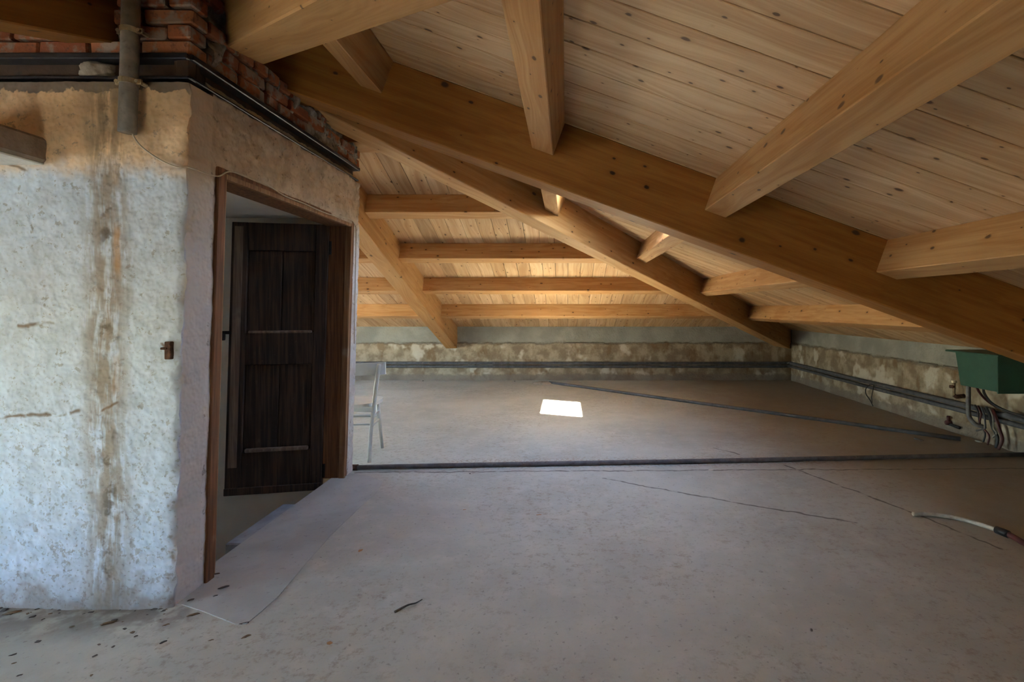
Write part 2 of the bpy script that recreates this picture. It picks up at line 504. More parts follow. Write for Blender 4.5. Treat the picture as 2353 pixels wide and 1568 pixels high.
def mat_eaves_wall():
    n = NT('stained_eaves_wall')
    p = n.coord()
    x, y, z = n.sep(p)
    mid = n.noise(p, 5.0, 5.0, 0.62)
    fine = n.noise(p, 40.0, 4.0, 0.65)
    conc = n.mix(n.ss(n.noise(p, 3.0, 4.0), 0.35, 0.65), (0.27, 0.265, 0.235), (0.21, 0.205, 0.18))
    pl = n.mix(n.ss(mid, 0.36, 0.62), (0.30, 0.25, 0.18), (0.18, 0.135, 0.09))
    stain = n.ss(n.noise(n.comb(n.math('MULTIPLY', x, 4.5), n.math('MULTIPLY', y, 4.5), n.math('MULTIPLY', z, 2.2)), 1.0, 5.0, 0.65), 0.52, 0.64)
    pl = n.mix(n.math('MULTIPLY', stain, 0.65), pl, (0.14, 0.085, 0.04))
    pale = n.ss(n.noise(n.vmath('ADD', p, (4, 4, 2)), 2.4, 5.0, 0.6), 0.54, 0.62)
    pl = n.mix(n.math('MULTIPLY', pale, 0.8), pl, (0.44, 0.39, 0.315))
    lim = n.math('ADD', z, n.math('MULTIPLY', n.math('SUBTRACT', n.noise(p, 6.0, 5.0, 0.7), 0.5), 0.10))
    edge = n.math('MULTIPLY', n.ss(n.math('ABSOLUTE', n.math('SUBTRACT', lim, 0.655)), 0.03, 0.0), 0.8)
    col = n.mix(n.ss(lim, 0.65, 0.66), pl, conc)
    col = n.mix(edge, col, (0.13, 0.105, 0.08))
    damp = n.ss(n.math('ADD', z, n.math('MULTIPLY', n.math('SUBTRACT', n.noise(p, 7.0, 5.0, 0.7), 0.5), 0.14)), 0.13, 0.085)
    col = n.mix(n.math('MULTIPLY', damp, 0.8), col, (0.155, 0.125, 0.10))
    pk = n.ss(fine, 0.64, 0.72)
    col = n.mix(n.math('MULTIPLY', pk, 0.5), col, (0.12, 0.095, 0.075))
    return n.finish(col, 0.93, n.bump(n.noise(p, 32.0, 1.0, 0.65), 0.8, 0.010), spec=0.1)


M['eaves'] = mat_eaves_wall()


# ------------------------------------------------------------------ object helpers
def link(o, parent=None):
    COL.objects.link(o)
    if parent is not None:
        o.parent = parent
        o.matrix_parent_inverse = parent.matrix_world.inverted()
    return o


def tag(o, label=None, cat=None, group=None, kind=None):
    if label:
        o['label'] = label
    if cat:
        o['category'] = cat
    if group:
        o['group'] = group
    if kind:
        o['kind'] = kind
    return o


def empty(name, loc):
    o = bpy.data.objects.new(name, None)
    o.empty_display_size = 0.1
    o.location = loc
    COL.objects.link(o)
    bpy.context.view_layer.update()
    return o


def mesh_obj(name, verts, faces, mat, parent=None, smooth=False, origin=None):
    me = bpy.data.meshes.new(name)
    if origin is not None:
        verts = [Vector(v) - Vector(origin) for v in verts]
    me.from_pydata([tuple(v) for v in verts], [], faces)
    bm = bmesh.new()
    bm.from_mesh(me)
    bmesh.ops.recalc_face_normals(bm, faces=bm.faces)
    bm.to_mesh(me)
    bm.free()
    if smooth:
        for p in me.polygons:
            p.use_smooth = True
    for m in (mat if isinstance(mat, (list, tuple)) else [mat]):
        me.materials.append(m)
    o = bpy.data.objects.new(name, me)
    if origin is not None:
        o.location = origin
    return link(o, parent)


def box_vf(x0, x1, y0, y1, z0, z1):
    v = [Vector(c) for c in ((x0, y0, z0), (x1, y0, z0), (x1, y1, z0), (x0, y1, z0),
                             (x0, y0, z1), (x1, y0, z1), (x1, y1, z1), (x0, y1, z1))]
    f = [(0, 3, 2, 1), (4, 5, 6, 7), (0, 1, 5, 4), (1, 2, 6, 5), (2, 3, 7, 6), (3, 0, 4, 7)]
    return v, f


class MB:
    def __init__(self):
        self.v = []
        self.f = []

    def add(self, v, f):
        k = len(self.v)
        self.v += [Vector(p) for p in v]
        self.f += [tuple(i + k for i in q) for q in f]
        return self

    def box(self, *a):
        return self.add(*box_vf(*a))

    def map(self, fn):
        self.v = [Vector(fn(p)) for p in self.v]
        return self

    def build(self, name, mat, parent=None, bevel=0.0, smooth=False, origin=None, seg=1):
        o = mesh_obj(name, self.v, self.f, mat, parent, smooth, origin)
        if bevel:
            bm = bmesh.new()
            bm.from_mesh(o.data)
            bmesh.ops.bevel(bm, geom=[e for e in bm.edges if e.is_manifold and e.calc_face_angle(0) > 0.5],
                            offset=bevel, segments=seg, affect='EDGES')
            bm.to_mesh(o.data)
            bm.free()
        return o


def catmull(pts, per=8):
    pts = [Vector(p) for p in pts]
    if len(pts) < 3:
        return pts
    P = [pts[0] * 2 - pts[1]] + pts + [pts[-1] * 2 - pts[-2]]
    out = []
    for i in range(1, len(P) - 2):
        for k in range(per):
            t = k / per
            a, b, c, d = P[i - 1], P[i], P[i + 1], P[i + 2]
            out.append(0.5 * ((2 * b) + (c - a) * t + (2 * a - 5 * b + 4 * c - d) * t * t + (3 * b - a - 3 * c + d) * t ** 3))
    out.append(pts[-1])
    return out


def tube_vf(path, r, n=10, caps=True):
    path = [Vector(p) for p in path]
    rad = r if isinstance(r, (list, tuple)) else [r] * len(path)
    v, f = [], []
    up = None
    for i, p in enumerate(path):
        t = (path[min(i + 1, len(path) - 1)] - path[max(i - 1, 0)]).normalized()
        if up is None:
            up = Vector((0, 0, 1)) if abs(t.z) < 0.9 else Vector((0, 1, 0))
        a = t.cross(up).normalized()
        up = a.cross(t).normalized()
        for k in range(n):
            an = 2 * math.pi * k / n
            v.append(p + (a * math.cos(an) + up * math.sin(an)) * rad[i])
    for i in range(len(path) - 1):
        for k in range(n):
            f.append((i * n + k, i * n + (k + 1) % n, (i + 1) * n + (k + 1) % n, (i + 1) * n + k))
    if caps:
        f.append(tuple(range(n - 1, -1, -1)))
        f.append(tuple((len(path) - 1) * n + k for k in range(n)))
    return v, f


def tube(name, pts, r, mat, parent=None, n=10, smooth_path=True, per=8):
    path = catmull(pts, per) if smooth_path else [Vector(p) for p in pts]
    if isinstance(r, (list, tuple)) and len(r) != len(path):
        r0, r1 = r[0], r[-1]
        r = [r0 + (r1 - r0) * i / (len(path) - 1) for i in range(len(path))]
    v, f = tube_vf(path, r, n)
    o = mesh_obj(name, v, f, mat, parent, True, origin=path[0] if parent is None else None)
    return o


def frame_from(d, up):
    x = Vector(d).normalized()
    z = (Vector(up) - x * Vector(up).dot(x)).normalized()
    y = z.cross(x)
    return x, y, z


def prism(name, section, d, up, plane0, plane1, mat, parent=None, bevel=0.0):
    """section: world points of the outline; swept along d and cut by two planes (point, normal)"""
    d = Vector(d).normalized()

    def cut(p, pl):
        q, nn = Vector(pl[0]), Vector(pl[1])
        return p + d * ((q - p).dot(nn) / d.dot(nn))
    a = [cut(Vector(p), plane0) for p in section]
    b = [cut(Vector(p), plane1) for p in section]
    n = len(section)
    org = sum(a, Vector()) / n
    x, y, z = frame_from(d, up)
    Mx = Matrix((x, y, z)).transposed().to_4x4()
    Mx.translation = org
    inv = Mx.inverted()
    vs = [inv @ p for p in a + b]
    fs = [tuple(range(n)), tuple(range(2 * n - 1, n - 1, -1))] + [(i, (i + 1) % n, n + (i + 1) % n, n + i) for i in range(n)]
    me = bpy.data.meshes.new(name)
    me.from_pydata([tuple(v) for v in vs], [], fs)
    bm = bmesh.new()
    bm.from_mesh(me)
    bmesh.ops.recalc_face_normals(bm, faces=bm.faces)
    if bevel:
        bmesh.ops.bevel(bm, geom=list(bm.edges), offset=bevel, segments=1, affect='EDGES')
    bm.to_mesh(me)
    bm.free()
    me.materials.append(mat)
    o = bpy.data.objects.new(name, me)
    COL.objects.link(o)
    o.matrix_world = Mx
    if parent is not None:
        o.parent = parent
        o.matrix_parent_inverse = parent.matrix_world.inverted()
    return o


def fbm(p, s=1.0, o=4):
    return mnoise.fractal(Vector(p) * s, 1.0, 2.0, o)


def wall_grid(name, U, V, point, thick_dir, mat, hole=None, smooth=True):
    """U, V: coordinate lists; point(u, v) -> displaced front point and plain back point; hole(uc, vc) -> True to leave out"""
    nu, nv = len(U), len(V)
    verts = []
    for v in V:
        for u in U:
            verts.append(point(u, v))
    nb = len(verts)
    for v in V:
        for u in U:
            verts.append(thick_dir(u, v))
    keep = [[not (hole and hole((U[i] + U[i + 1]) / 2, (V[j] + V[j + 1]) / 2)) for i in range(nu - 1)] for j in range(nv - 1)]
    faces = []

    def K(i, j):
        return 0 <= i < nu - 1 and 0 <= j < nv - 1 and keep[j][i]
    for j in range(nv - 1):
        for i in range(nu - 1):
            if not keep[j][i]:
                continue
            a, b, c, d = j * nu + i, j * nu + i + 1, (j + 1) * nu + i + 1, (j + 1) * nu + i
            faces.append((a, b, c, d))
            faces.append((a + nb, d + nb, c + nb, b + nb))
            if not K(i - 1, j):
                faces.append((a, d, d + nb, a + nb))
            if not K(i + 1, j):
                faces.append((b, b + nb, c + nb, c))
            if not K(i, j - 1):
                faces.append((a, a + nb, b + nb, b))
            if not K(i, j + 1):
                faces.append((d, c, c + nb, d + nb))
    used = sorted({i for f in faces for i in f})
    remap = {o: k for k, o in enumerate(used)}
    o = mesh_obj(name, [verts[i] for i in used], [tuple(remap[i] for i in f) for f in faces], mat)
    if smooth:
        for p in o.data.polygons:
            p.use_smooth = True
        o.data.set_sharp_from_angle(angle=math.radians(50))
    return o


def lin(a, b, n):
    return [a + (b - a) * i / n for i in range(n + 1)]


# ------------------------------------------------------------------ roof geometry
P = 0.361                     # pitch
XR, YB = 3.995, 8.776         # right wall, back wall
XL, YN = -5.2, -2.95          # left gable, near eaves wall
HIPF = 4.944                  # far hip: Y = X + HIPF
HIPN = 0.88                   # near hip: Y = HIPN - X
YA = (HIPF + HIPN) / 2        # ridge line
XA = YA - HIPF                # apex


def z_right(X):
    return H + 1.06 - P * X


def z_back(Y):
    return H + 1.06 - P * (Y - HIPF)


def z_near(Y):
    return H + 1.06 - P * (HIPN - Y)


def hip_x(Y):
    return Y - HIPF if Y > YA else HIPN - Y


# roof window openings (plan x0, x1, y0, y1): right slope and near slope
SKY_R = [(0.20, 0.66, 3.16, 4.20)]
SKY_FILL = [(-1.72, -1.38, -2.30, -1.78)]  # unseen opening, added to light the whitewashed wall

N_R = Vector((P, 0, 1)).normalized()
N_B = Vector((0, P, 1)).normalized()
N_N = Vector((0, -P, 1)).normalized()
D_R = Vector((1, 0, -P)).normalized()
D_B = Vector((0, 1, -P)).normalized()
D_N = Vector((0, -1, -P)).normalized()

# ------------------------------------------------------------------ floor
FL = MB()
for (x0, x1, y0, y1) in ((XL - 0.3, 4.2, YN - 0.3, 2.2), (XL - 0.3, -3.35, 2.2, 3.8), (-1.75, 4.2, 2.2, 3.8), (XL - 0.3, 4.2, 3.8, YB + 0.3)):
    FL.box(x0, x1, y0, y1, -0.16, 0.0)
floor = FL.build('floor', M['floor'])
tag(floor, 'dusty grey concrete attic floor with cracks and brown stains', kind='structure')

# thin screed patch before the door
sc_out = [fp(418, 1391), fp(470, 1408), fp(540, 1436), fp(566, 1436), fp(600, 1408), fp(640, 1372), fp(700, 1300), fp(760, 1232),
          fp(822, 1172), fp(866, 1132), fp(880, 1108), fp(850, 1096), fp(812, 1090)]
sc_in = [Vector((-1.752, 3.83, 0)), Vector((-1.752, 2.20, 0)), Vector((-1.70, 2.12, 0))]
ring = sc_out + sc_in
sv = [Vector((p.x, p.y, 0.004)) for p in ring] + [Vector((p.x, p.y, -0.004)) for p in ring]
k = len(ring)
sf = [tuple(range(k))] + [(i, (i + 1) % k, k + (i + 1) % k, k + i) for i in range(k)]
mesh_obj('screed_patch', sv, sf, M['screed'], floor)

# ------------------------------------------------------------------ eaves walls
def disp_eaves(c, z):
    if z > 0.66 + 0.03 * fbm(c, 3.0, 3):
        return 0.0 + 0.004 * fbm(c, 5.0, 2)
    return 0.022 + 0.012 * fbm(c, 4.0, 4) + 0.006 * fbm(c, 18.0, 3) + 0.05 * max(0.0, 0.10 - z) * (1 + fbm(c, 5.0, 3))


U = [XL - 0.2, -4, -3] + lin(-2.4, XR + 0.03, 300)
V = lin(0.0, 0.66, 26) + lin(0.672, 0.96, 8)
wall_back = wall_grid('wall_back', U, V, lambda u, v: Vector((u, YB - disp_eaves((u, 3.3, v), v), v)),
                      lambda u, v: Vector((u, YB + 0.25, v)), M['eaves'])
tag(wall_back, 'low back wall of stained plaster below a grey concrete band', kind='structure')
U = [YN - 0.2, -1, 1, 2.5] + lin(3.4, YB + 0.03, 260)
V = lin(0.0, 0.66, 26) + lin(0.672, 0.91, 7)
wall_right = wall_grid('wall_right', U, V, lambda u, v: Vector((XR - disp_eaves((7.7, u, v), v), u, v)),
                       lambda u, v: Vector((XR + 0.25, u, v)), M['eaves'])
tag(wall_right, 'low right wall of peeling stained plaster below a concrete band', kind='structure')
wall_near = MB().box(XL - 0.2, XR + 0.2, YN - 0.25, YN, 0, z_near(YN) + 0.02).build('wall_front', M['eaves'])
tag(wall_near, 'low plastered eaves wall on the entrance side', kind='structure')

# left gable with two unseen windows added to light the room
FILL_WIN = [(-1.0, 0.55, 0.45, 1.5), (5.0, 6.8, 0.25, 1.4)]
ys = sorted({YN, YA, YB} | {w[0] for w in FILL_WIN} | {w[1] for w in FILL_WIN})


def gable_top(y):
    return (z_back(y) if y > YA else z_near(y)) + 0.02


G = MB()
for a, b in zip(ys[:-1], ys[1:]):
    spans = [(0.0, None)]
    for w in FILL_WIN:
        if w[0] <= a and b <= w[1]:
            spans = [(0.0, w[2]), (w[3], None)]
    for z0, z1 in spans:
        za, zb = (z1, z1) if z1 is not None else (gable_top(a), gable_top(b))
        pts = [(XL, a, z0), (XL, b, z0), (XL, b, zb), (XL, a, za)]
        v = [Vector(p) for p in pts] + [Vector((XL - 0.3, p[1], p[2])) for p in pts]
        G.add(v, [(0, 1, 2, 3), (7, 6, 5, 4), (0, 4, 5, 1), (1, 5, 6, 2), (2, 6, 7, 3), (3, 7, 4, 0)])
tag(G.build('wall_left', M['stair_white']), 'pale plastered gable wall with two added windows', kind='structure')
for i, (y0, y1, z0, z1) in enumerate(FILL_WIN):
    w = MB()
    t = 0.06
    w.box(XL - 0.2, XL - 0.13, y0, y1, z0, z0 + t).box(XL - 0.2, XL - 0.13, y0, y1, z1 - t, z1)
    w.box(XL - 0.2, XL - 0.13, y0, y0 + t, z0 + t, z1 - t).box(XL - 0.2, XL - 0.13, y1 - t, y1, z0 + t, z1 - t)
    ym = (y0 + y1) / 2
    w.box(XL - 0.2, XL - 0.13, ym - 0.03, ym + 0.03, z0 + t, z1 - t)
    wo_ = w.build('window_%d' % (i + 2), M['white_frame'])
    tag(wo_, 'white two light gable window added out of view for daylight', kind='structure')
    for a, b in ((y0 + t, ym - 0.03), (ym + 0.03, y1 - t)):
        MB().box(XL - 0.17, XL - 0.164, a, b, z0 + t, z1 - t).build('pane', M['glass'], wo_)

# ground outside, well below the attic
g = MB().box(-60, 60, -60, 60, -6.2, -6.0).build('ground', M['ground'])
tag(g, 'grey green ground outside the house', kind='structure')

# ------------------------------------------------------------------ ceiling: deck sheets and boards
def sheet(mb, pts, zf, n):
    for off in (0.024, 0.10):
        mb.add([Vector((x, y, zf(x, y))) + n * off for x, y in pts], [tuple(range(len(pts)))])


E = 0.35
L = 0.02                                   # thickness of a roof window lining


def deck(mb, ys, xl, xr, zf, n, holes):
    """strips of roof deck between the breaks ys, leaving the holes open"""
    holes = [(a - L, b + L, c - L, d + L) for a, b, c, d in holes]
    ys = sorted(set(ys) | {v for h in holes for v in h[2:]})
    for ya, yb in zip(ys[:-1], ys[1:]):
        ym = (ya + yb) / 2
        cuts = sorted((h[0], h[1]) for h in holes if h[2] < ym < h[3])
        left = [(xl(ya), ya), (xl(yb), yb)]
        for c0, c1 in cuts:
            sheet(mb, left + [(c0, yb), (c0, ya)], zf, n)
            left = [(c1, ya), (c1, yb)]
        sheet(mb, left + [(xr(yb), yb), (xr(ya), ya)], zf, n)


DR = MB()
deck(DR, [YN - E, YA, YB + E], hip_x, lambda y: XR + E, lambda x, y: z_right(x), N_R, SKY_R)
ceil_r = DR.build('ceiling', M['deck'])
tag(ceil_r, 'right hip slope of knotty pine ceiling boards', kind='structure')
DBk = MB()
deck(DBk, [YA, YB + E], lambda y: XL - E, lambda y: y - HIPF, lambda x, y: z_back(y), N_B, [])
ceil_b = DBk.build('ceiling', M['deck'])
tag(ceil_b, 'back slope of pine ceiling boards running up to the ridge', kind='structure')
DN = MB()
deck(DN, [YN - E, YA], lambda y: XL - E, lambda y: HIPN - y, lambda x, y: z_near(y), N_N, SKY_FILL)
ceil_n = DN.build('ceiling', M['deck'])
tag(ceil_n, 'near slope of pine ceiling boards over the entrance side', kind='structure')


def board_section(base, across, n, w):
    g_, c_, t_ = (0.0034 if abs(n.x) > 0.01 else 0.0019), 0.0022, 0.02
    pts = [(g_ + c_, 0), (w - g_ - c_, 0), (w - g_, c_), (w - g_, t_), (g_, t_), (g_, c_)]
    return [Vector(base) + Vector(across) * a + n * b for a, b in pts]


def boards(parent, lo, hi, w, base, across, d, n, plane_top, plane_end, holes):
    """boards side by side from lo to hi; holes = (a0, a1, b0, b1): a across the boards, b along them (axis planes)"""
    ax = Vector(across)
    al = Vector((abs(round(d.x)), abs(round(d.y)), 0))
    sgn = 1 if (d.x + d.y) > 0 else -1
    pos = lo
    while pos < hi:
        p0, p1 = pos, pos + w
        pm = (p0 + p1) / 2
        pos += w
        top, end = plane_top(pm), plane_end
        hit = [h for h in holes if p1 > h[0] - L and p0 < h[1] + L]
        if not hit:
            prism('ceiling_board', board_section(Vector(base) + ax * p0, ax, n, w), d, n, top, end, M['board'], parent)
            continue
        h = hit[0]
        b0, b1 = (h[2] - L, h[3] + L) if sgn > 0 else (h[3] + L, h[2] - L)
        sec = board_section(Vector(base) + ax * p0, ax, n, w)
        prism('ceiling_board', sec, d, n, top, (al * b0, al), M['board'], parent)
        prism('ceiling_board', sec, d, n, (al * b1, al), end, M['board'], parent)
        for (a, b) in ((p0, min(p1, h[0] - L)), (max(p0, h[1] + L), p1)):
            if b - a > 0.012:
                prism('ceiling_board', board_section(Vector(base) + ax * a, ax, n, b - a), d, n, (al * b0, al), (al * b1, al), M['board'], parent)


BW, BB = 0.1735, 0.1645
boards(ceil_r, 2.833 - BW * 34, YB + 0.05, BW, (0, 0, z_right(0)), (0, 1, 0), D_R, N_R,
       lambda m: ((XA, YA, 0), (1, -1, 0)) if m > YA else ((XA, YA, 0), (1, 1, 0)), ((XR + 0.12, 0, 0), (1, 0, 0)),
       [(h[2], h[3], h[0], h[1]) for h in SKY_R])
boards(ceil_b, -1.786 - BB * 20, XR - 0.1, BB, (0, YA, z_back(YA)), (1, 0, 0), D_B, N_B,
       lambda m: ((0, YA, 0), (0, 1, 0)) if m < XA else ((0, HIPF, 0), (-1, 1, 0)), ((0, YB + 0.12, 0), (0, 1, 0)), [])
boards(ceil_n, -1.786 - BB * 20, XR - 0.1, BB, (0, YA, z_near(YA)), (1, 0, 0), D_N, N_N,
       lambda m: ((0, YA, 0), (0, 1, 0)) if m < XA else ((0, HIPN, 0), (1, 1, 0)), ((0, YN - 0.12, 0), (0, 1, 0)), SKY_FILL)


# roof windows
def slope_box(mb, zf, n, x0, x1, y0, y1, o0, o1):
    v = []
    for o in (o0, o1):
        for (xx, yy) in ((x0, y0), (x1, y0), (x1, y1), (x0, y1)):
            v.append(Vector((xx, yy, zf(xx, yy))) + n * o)
    return mb.add(v, box_vf(0, 1, 0, 1, 0, 1)[1])


def roof_window(name, h, zf, n, label):
    x0, x1, y0, y1 = h
    sk = empty(name, (x0, y0, zf(x0, y0)))
    tag(sk, label, kind='structure')
    for a in ((x0 - L, x0, y0 - L, y1 + L), (x1, x1 + L, y0 - L, y1 + L), (x0, x1, y0 - L, y0), (x0, x1, y1, y1 + L)):
        slope_box(MB(), zf, n, *a, -0.003, 0.13).build('lining_board', M['lining'], sk)
    slope_box(MB(), zf, n, x0 - 0.01, x1 + 0.01, y0 - 0.01, y1 + 0.01, 0.118, 0.124).build('pane', M['glass'], sk)


roof_window('window_1', SKY_R[0], lambda x, y: z_right(x), N_R, 'roof window in the right slope behind the deep rafter')
roof_window('window_4', SKY_FILL[0], lambda x, y: z_near(y), N_N, 'added unseen roof window in the near slope, lighting the whitewashed wall')

# ------------------------------------------------------------------ glulam rafters
def rafter_section(c_top, across, up, w, dv):
    c_top, across, up = Vector(c_top), Vector(across), Vector(up)
    return [c_top - across * w / 2, c_top + across * w / 2, c_top + across * w / 2 - up * dv, c_top - across * w / 2 - up * dv]


UPV = Vector((0, 0, 1))
RW, RD = 0.20, 0.385
# right slope rafter (in the frontal plane, near face Y = 2.841)
yc = 2.941
sec = rafter_section((0, yc, z_right(0)), (0, 1, 0), UPV, RW, RD)
o = prism('glulam_rafter', sec, D_R, UPV, ((XA, 0, 0), (1, 0, 0)), ((XR + 0.05, 0, 0), (1, 0, 0)), M['rafter'], None, 0.006)
tag(o, 'deep honey brown glulam rafter sloping down to the right wall past the green tank', 'beam')
# far hip
HD = Vector((1, 1, -P)).normalized()
HA = Vector((1, -1, 0)).normalized()
sec = rafter_section((0, HIPF, z_right(0)), HA, UPV, RW, 0.377)
o = prism('hip_rafter', sec, HD, UPV, ((XA + 0.10, YA + 0.10, 0), (1, 1, 0)), ((XR - 0.09, XR - 0.09 + HIPF, 0), (1, 1, 0)), M['hip'], None, 0.006)
tag(o, 'honey brown hip rafter running into the corner of the back and right walls', 'beam')
# near hip
HDn = Vector((1, -1, -P)).normalized()
HAn = Vector((1, 1, 0)).normalized()
sec = rafter_section((0, HIPN, z_right(0)), HAn, UPV, RW, 0.377)
o = prism('hip_rafter', sec, HDn, UPV, ((XA + 0.38, YA - 0.38, 0), (1, -1, 0)), ((XR - 0.09, HIPN - XR + 0.09, 0), (1, -1, 0)), M['hip'], None, 0.006)
tag(o, 'massive hip rafter with pale underside resting on the brick corner of the stairwell', 'beam')
# common rafters left of the apex
xc = -2.025
sec = rafter_section((xc, YA, z_back(YA)), (1, 0, 0), UPV, RW, 0.39)
o = prism('glulam_rafter', sec, D_B, UPV, ((0, YA + 0.2, 0), (0, 1, 0)), ((0, YB + 0.05, 0), (0, 1, 0)), M['hip'], None, 0.006)
tag(o, 'pale glulam rafter descending to the back wall beside the stairwell', 'beam')
sec = rafter_section((xc, YA, z_near(YA)), (1, 0, 0), UPV, RW, 0.375)
o = prism('glulam_rafter', sec, D_N, UPV, ((0, 2.14, 0), (0, 1, 0)), ((0, YN - 0.05, 0), (0, 1, 0)), M['rafter'], None, 0.006)
tag(o, 'dark glulam rafter running into the brickwork left of the vertical grey pipe', 'beam')

# ------------------------------------------------------------------ purlins (square to the slope)
PW, PD = 0.130, 0.198


def purlin(corner, along, downslope, n, p0, p1, label, group):
    c = Vector(corner)
    s = [c, c + downslope * PW, c + downslope * PW - n * PD, c - n * PD]
    o = prism('purlin', s, along, n, p0, p1, M['purlin'], None, 0.004)
    return tag(o, label, 'beam', group)


e = 0.004
hw = 0.1 * math.sqrt(2)
pl_r_near = ((0, 2.841 + e, 0), (0, 1, 0))
pl_r_far = ((0, 3.041 - e, 0), (0, 1, 0))
pl_hf_near = ((0, HIPF - hw + e, 0), (-1, 1, 0))         # near side of the far hip
pl_hf_far = ((0, HIPF + hw - e, 0), (-1, 1, 0))
pl_hn_far = ((0, HIPN + hw - e, 0), (1, 1, 0))           # far side of the near hip
pl_hn_near = ((0, HIPN - hw + e, 0), (1, 1, 0))
names = ['highest', 'second highest', 'third highest', 'fourth highest', 'lowest']
for i, X in enumerate((-1.112, -0.130, 0.860, 1.842, 2.826)):
    purlin((X, 0, z_right(X)), (0, 1, 0), D_R, N_R, pl_hn_far, pl_r_near,
           '%s pine purlin of the right slope on the entrance side of the deep rafter' % names[i], 'purlins of the right slope')
    purlin((X, 0, z_right(X)), (0, 1, 0), D_R, N_R, pl_r_far, pl_hf_near,
           '%s pine purlin of the right slope between the deep rafter and the far hip' % names[i], 'purlins of the right slope')
pl_x_r = ((-1.925 - e, 0, 0), (1, 0, 0))
pl_x_l = ((-2.125 + e, 0, 0), (1, 0, 0))
pl_gab = ((XL - 0.05, 0, 0), (1, 0, 0))
for i, Y in enumerate((3.850, 4.812, 5.772, 6.712, 7.690)):
    purlin((0, Y, z_back(Y)), (1, 0, 0), D_B, N_B, pl_x_r, pl_hf_far,
           '%s pine purlin of the back slope between the pale rafter and the far hip' % names[i], 'purlins of the back slope')
    purlin((0, Y, z_back(Y)), (1, 0, 0), D_B, N_B, pl_gab, pl_x_l,
           '%s pine purlin of the back slope on the stairwell side of the pale rafter' % names[i], 'purlins of the back slope')
for i, Y in enumerate((2 * YA - 3.850, 2 * YA - 4.812)):
    purlin((0, Y, z_near(Y)), (1, 0, 0), D_N, N_N, pl_x_r, pl_hn_near,
           '%s pine purlin of the near slope between the brick corner and the near hip' % names[i], 'purlins of the near slope')
    purlin((0, Y, z_near(Y)), (1, 0, 0), D_N, N_N, pl_gab, pl_x_l,
           '%s pine purlin of the near slope left of the dark rafter' % names[i], 'purlins of the near slope')

# ------------------------------------------------------------------ stairwell block
YF = 2.10                      # front face


def lx(z):                     # leaning plane of the door side
    return -1.668 + 0.03 * z


def disp_front(u, z):
    c = (u, 1.7, z)
    base = 0.010 * fbm(c, 1.8, 3) + 0.004 * fbm(c, 8.0, 4) + 0.003 * fbm(c, 26.0, 3)
    if z > 2.335:
        return -0.052 + 0.020 * fbm(c, 11.0, 4)
    if z > 2.235:
        return -0.065
    return base + 0.03 * max(0.0, 0.12 - z)


XC = [-3.45, -3.1, -2.8] + lin(-2.55, -1.668, 130)
ZC = lin(0.0, 2.23, 220) + [2.24] + lin(2.335, 2.72, 40)


def front_pt(u, z):
    t = (u + 2.55) / (2.55 - 1.668) if u > -2.55 else 0.0
    uu = u + 0.03 * z * max(0.0, t)
    edge = 0.0
    if u > -1.72:                                     # worn rounded arris
        k_ = (u + 1.72) / 0.052
        edge = -0.012 * k_ ** 3 * (1 + 1.2 * fbm((0, 4, z), 9.0, 3))
        uu += 0.012 * fbm((0, 9, z), 6.0, 4) * k_
    if z > 2.235 and u > -1.70:
        uu -= 0.07
    return Vector((uu, YF - disp_front(u, z) - edge, z))


def front_back(u, z):
    t = (u + 2.55) / (2.55 - 1.668) if u > -2.55 else 0.0
    return Vector((u + 0.03 * z * max(0.0, t) - (0.07 if z > 2.235 and u > -1.70 else 0.0), YF + 0.15, z))


wf = wall_grid('wall_stairwell_front', XC, ZC, front_pt, front_back, M['whitewash'])
tag(wf, 'flaking whitewashed wall with a rusty brown run below exposed bricks', kind='structure')


def disp_side(y, z):
    c = (5.1, y, z)
    if z > 2.335:
        return -0.026 + 0.040 * fbm(c, 8.0, 4)
    if z > 2.245:
        return -0.065
    fade = min(1.0, max(0.0, (y - (YF + 0.15)) / 0.06))
    amp = 1.6 if z > 1.93 else 0.8
    d = amp * (0.009 * fbm(c, 4.0, 3) + 0.006 * fbm(c, 14.0, 4) + 0.004 * fbm(c, 40.0, 2)) * fade
    return d


YC = lin(YF + 0.15, 2.29, 10) + lin(2.30, 3.755, 110) + lin(3.765, 3.87, 12)
ZS = lin(0.0, 1.90, 110) + lin(1.912, 2.24, 34) + lin(2.335, 2.72, 36)


def side_hole(y, z):
    if 2.295 < y < 3.760 and z < 1.906:
        return True
    top = 2.68 if y < 2.46 else 2.55 - 0.03 * (y - 2.5) + 0.025 * fbm((1, y, 0), 9.0, 3)
    if z > top:
        return True
    if z > 2.27 - 0.42 * max(0.0, (y - 3.80)) and y > 3.80 and z < 2.335:
        return True
    return False


ws = wall_grid('wall_stairwell_side', YC, ZS, lambda y, z: Vector((lx(z) + disp_side(y, z), y, z)),
               lambda y, z: Vector((lx(z) - 0.14, y, z)), M['sidewall'], side_hole)
tag(ws, 'rough rendered wall round the old doorway below rubble and bricks', kind='structure')
wr = MB().box(-3.45, -1.79, 3.76, 3.868, -1.6, 2.50).build('wall_stairwell_rear', M['stair_white'])
tag(wr, 'cream painted rear wall inside the stairwell', kind='structure')
wl_ = MB().box(-3.45, -3.33, 2.25, 3.76, -1.6, 2.45).build('wall_stairwell_left', M['stair_white'])
tag(wl_, 'cream painted far wall of the stairwell', kind='structure')
wi = MB().box(-3.33, -1.82, 2.22, 2.252, -1.6, 2.2).build('wall_stairwell_inner', M['stair_white'])
tag(wi, 'cream painted inner face of the stairwell front wall', kind='structure')
wb = MB().box(-1.82, -1.752, 2.2, 3.80, -1.6, -0.16).build('wall_stairwell_base', M['stair_white'])
tag(wb, 'cream stairwell wall below the attic floor', kind='structure')
cs = MB().box(-3.33, -1.80, 2.252, 3.76, 1.955, 2.0).build('ceiling', M['stair_white'])
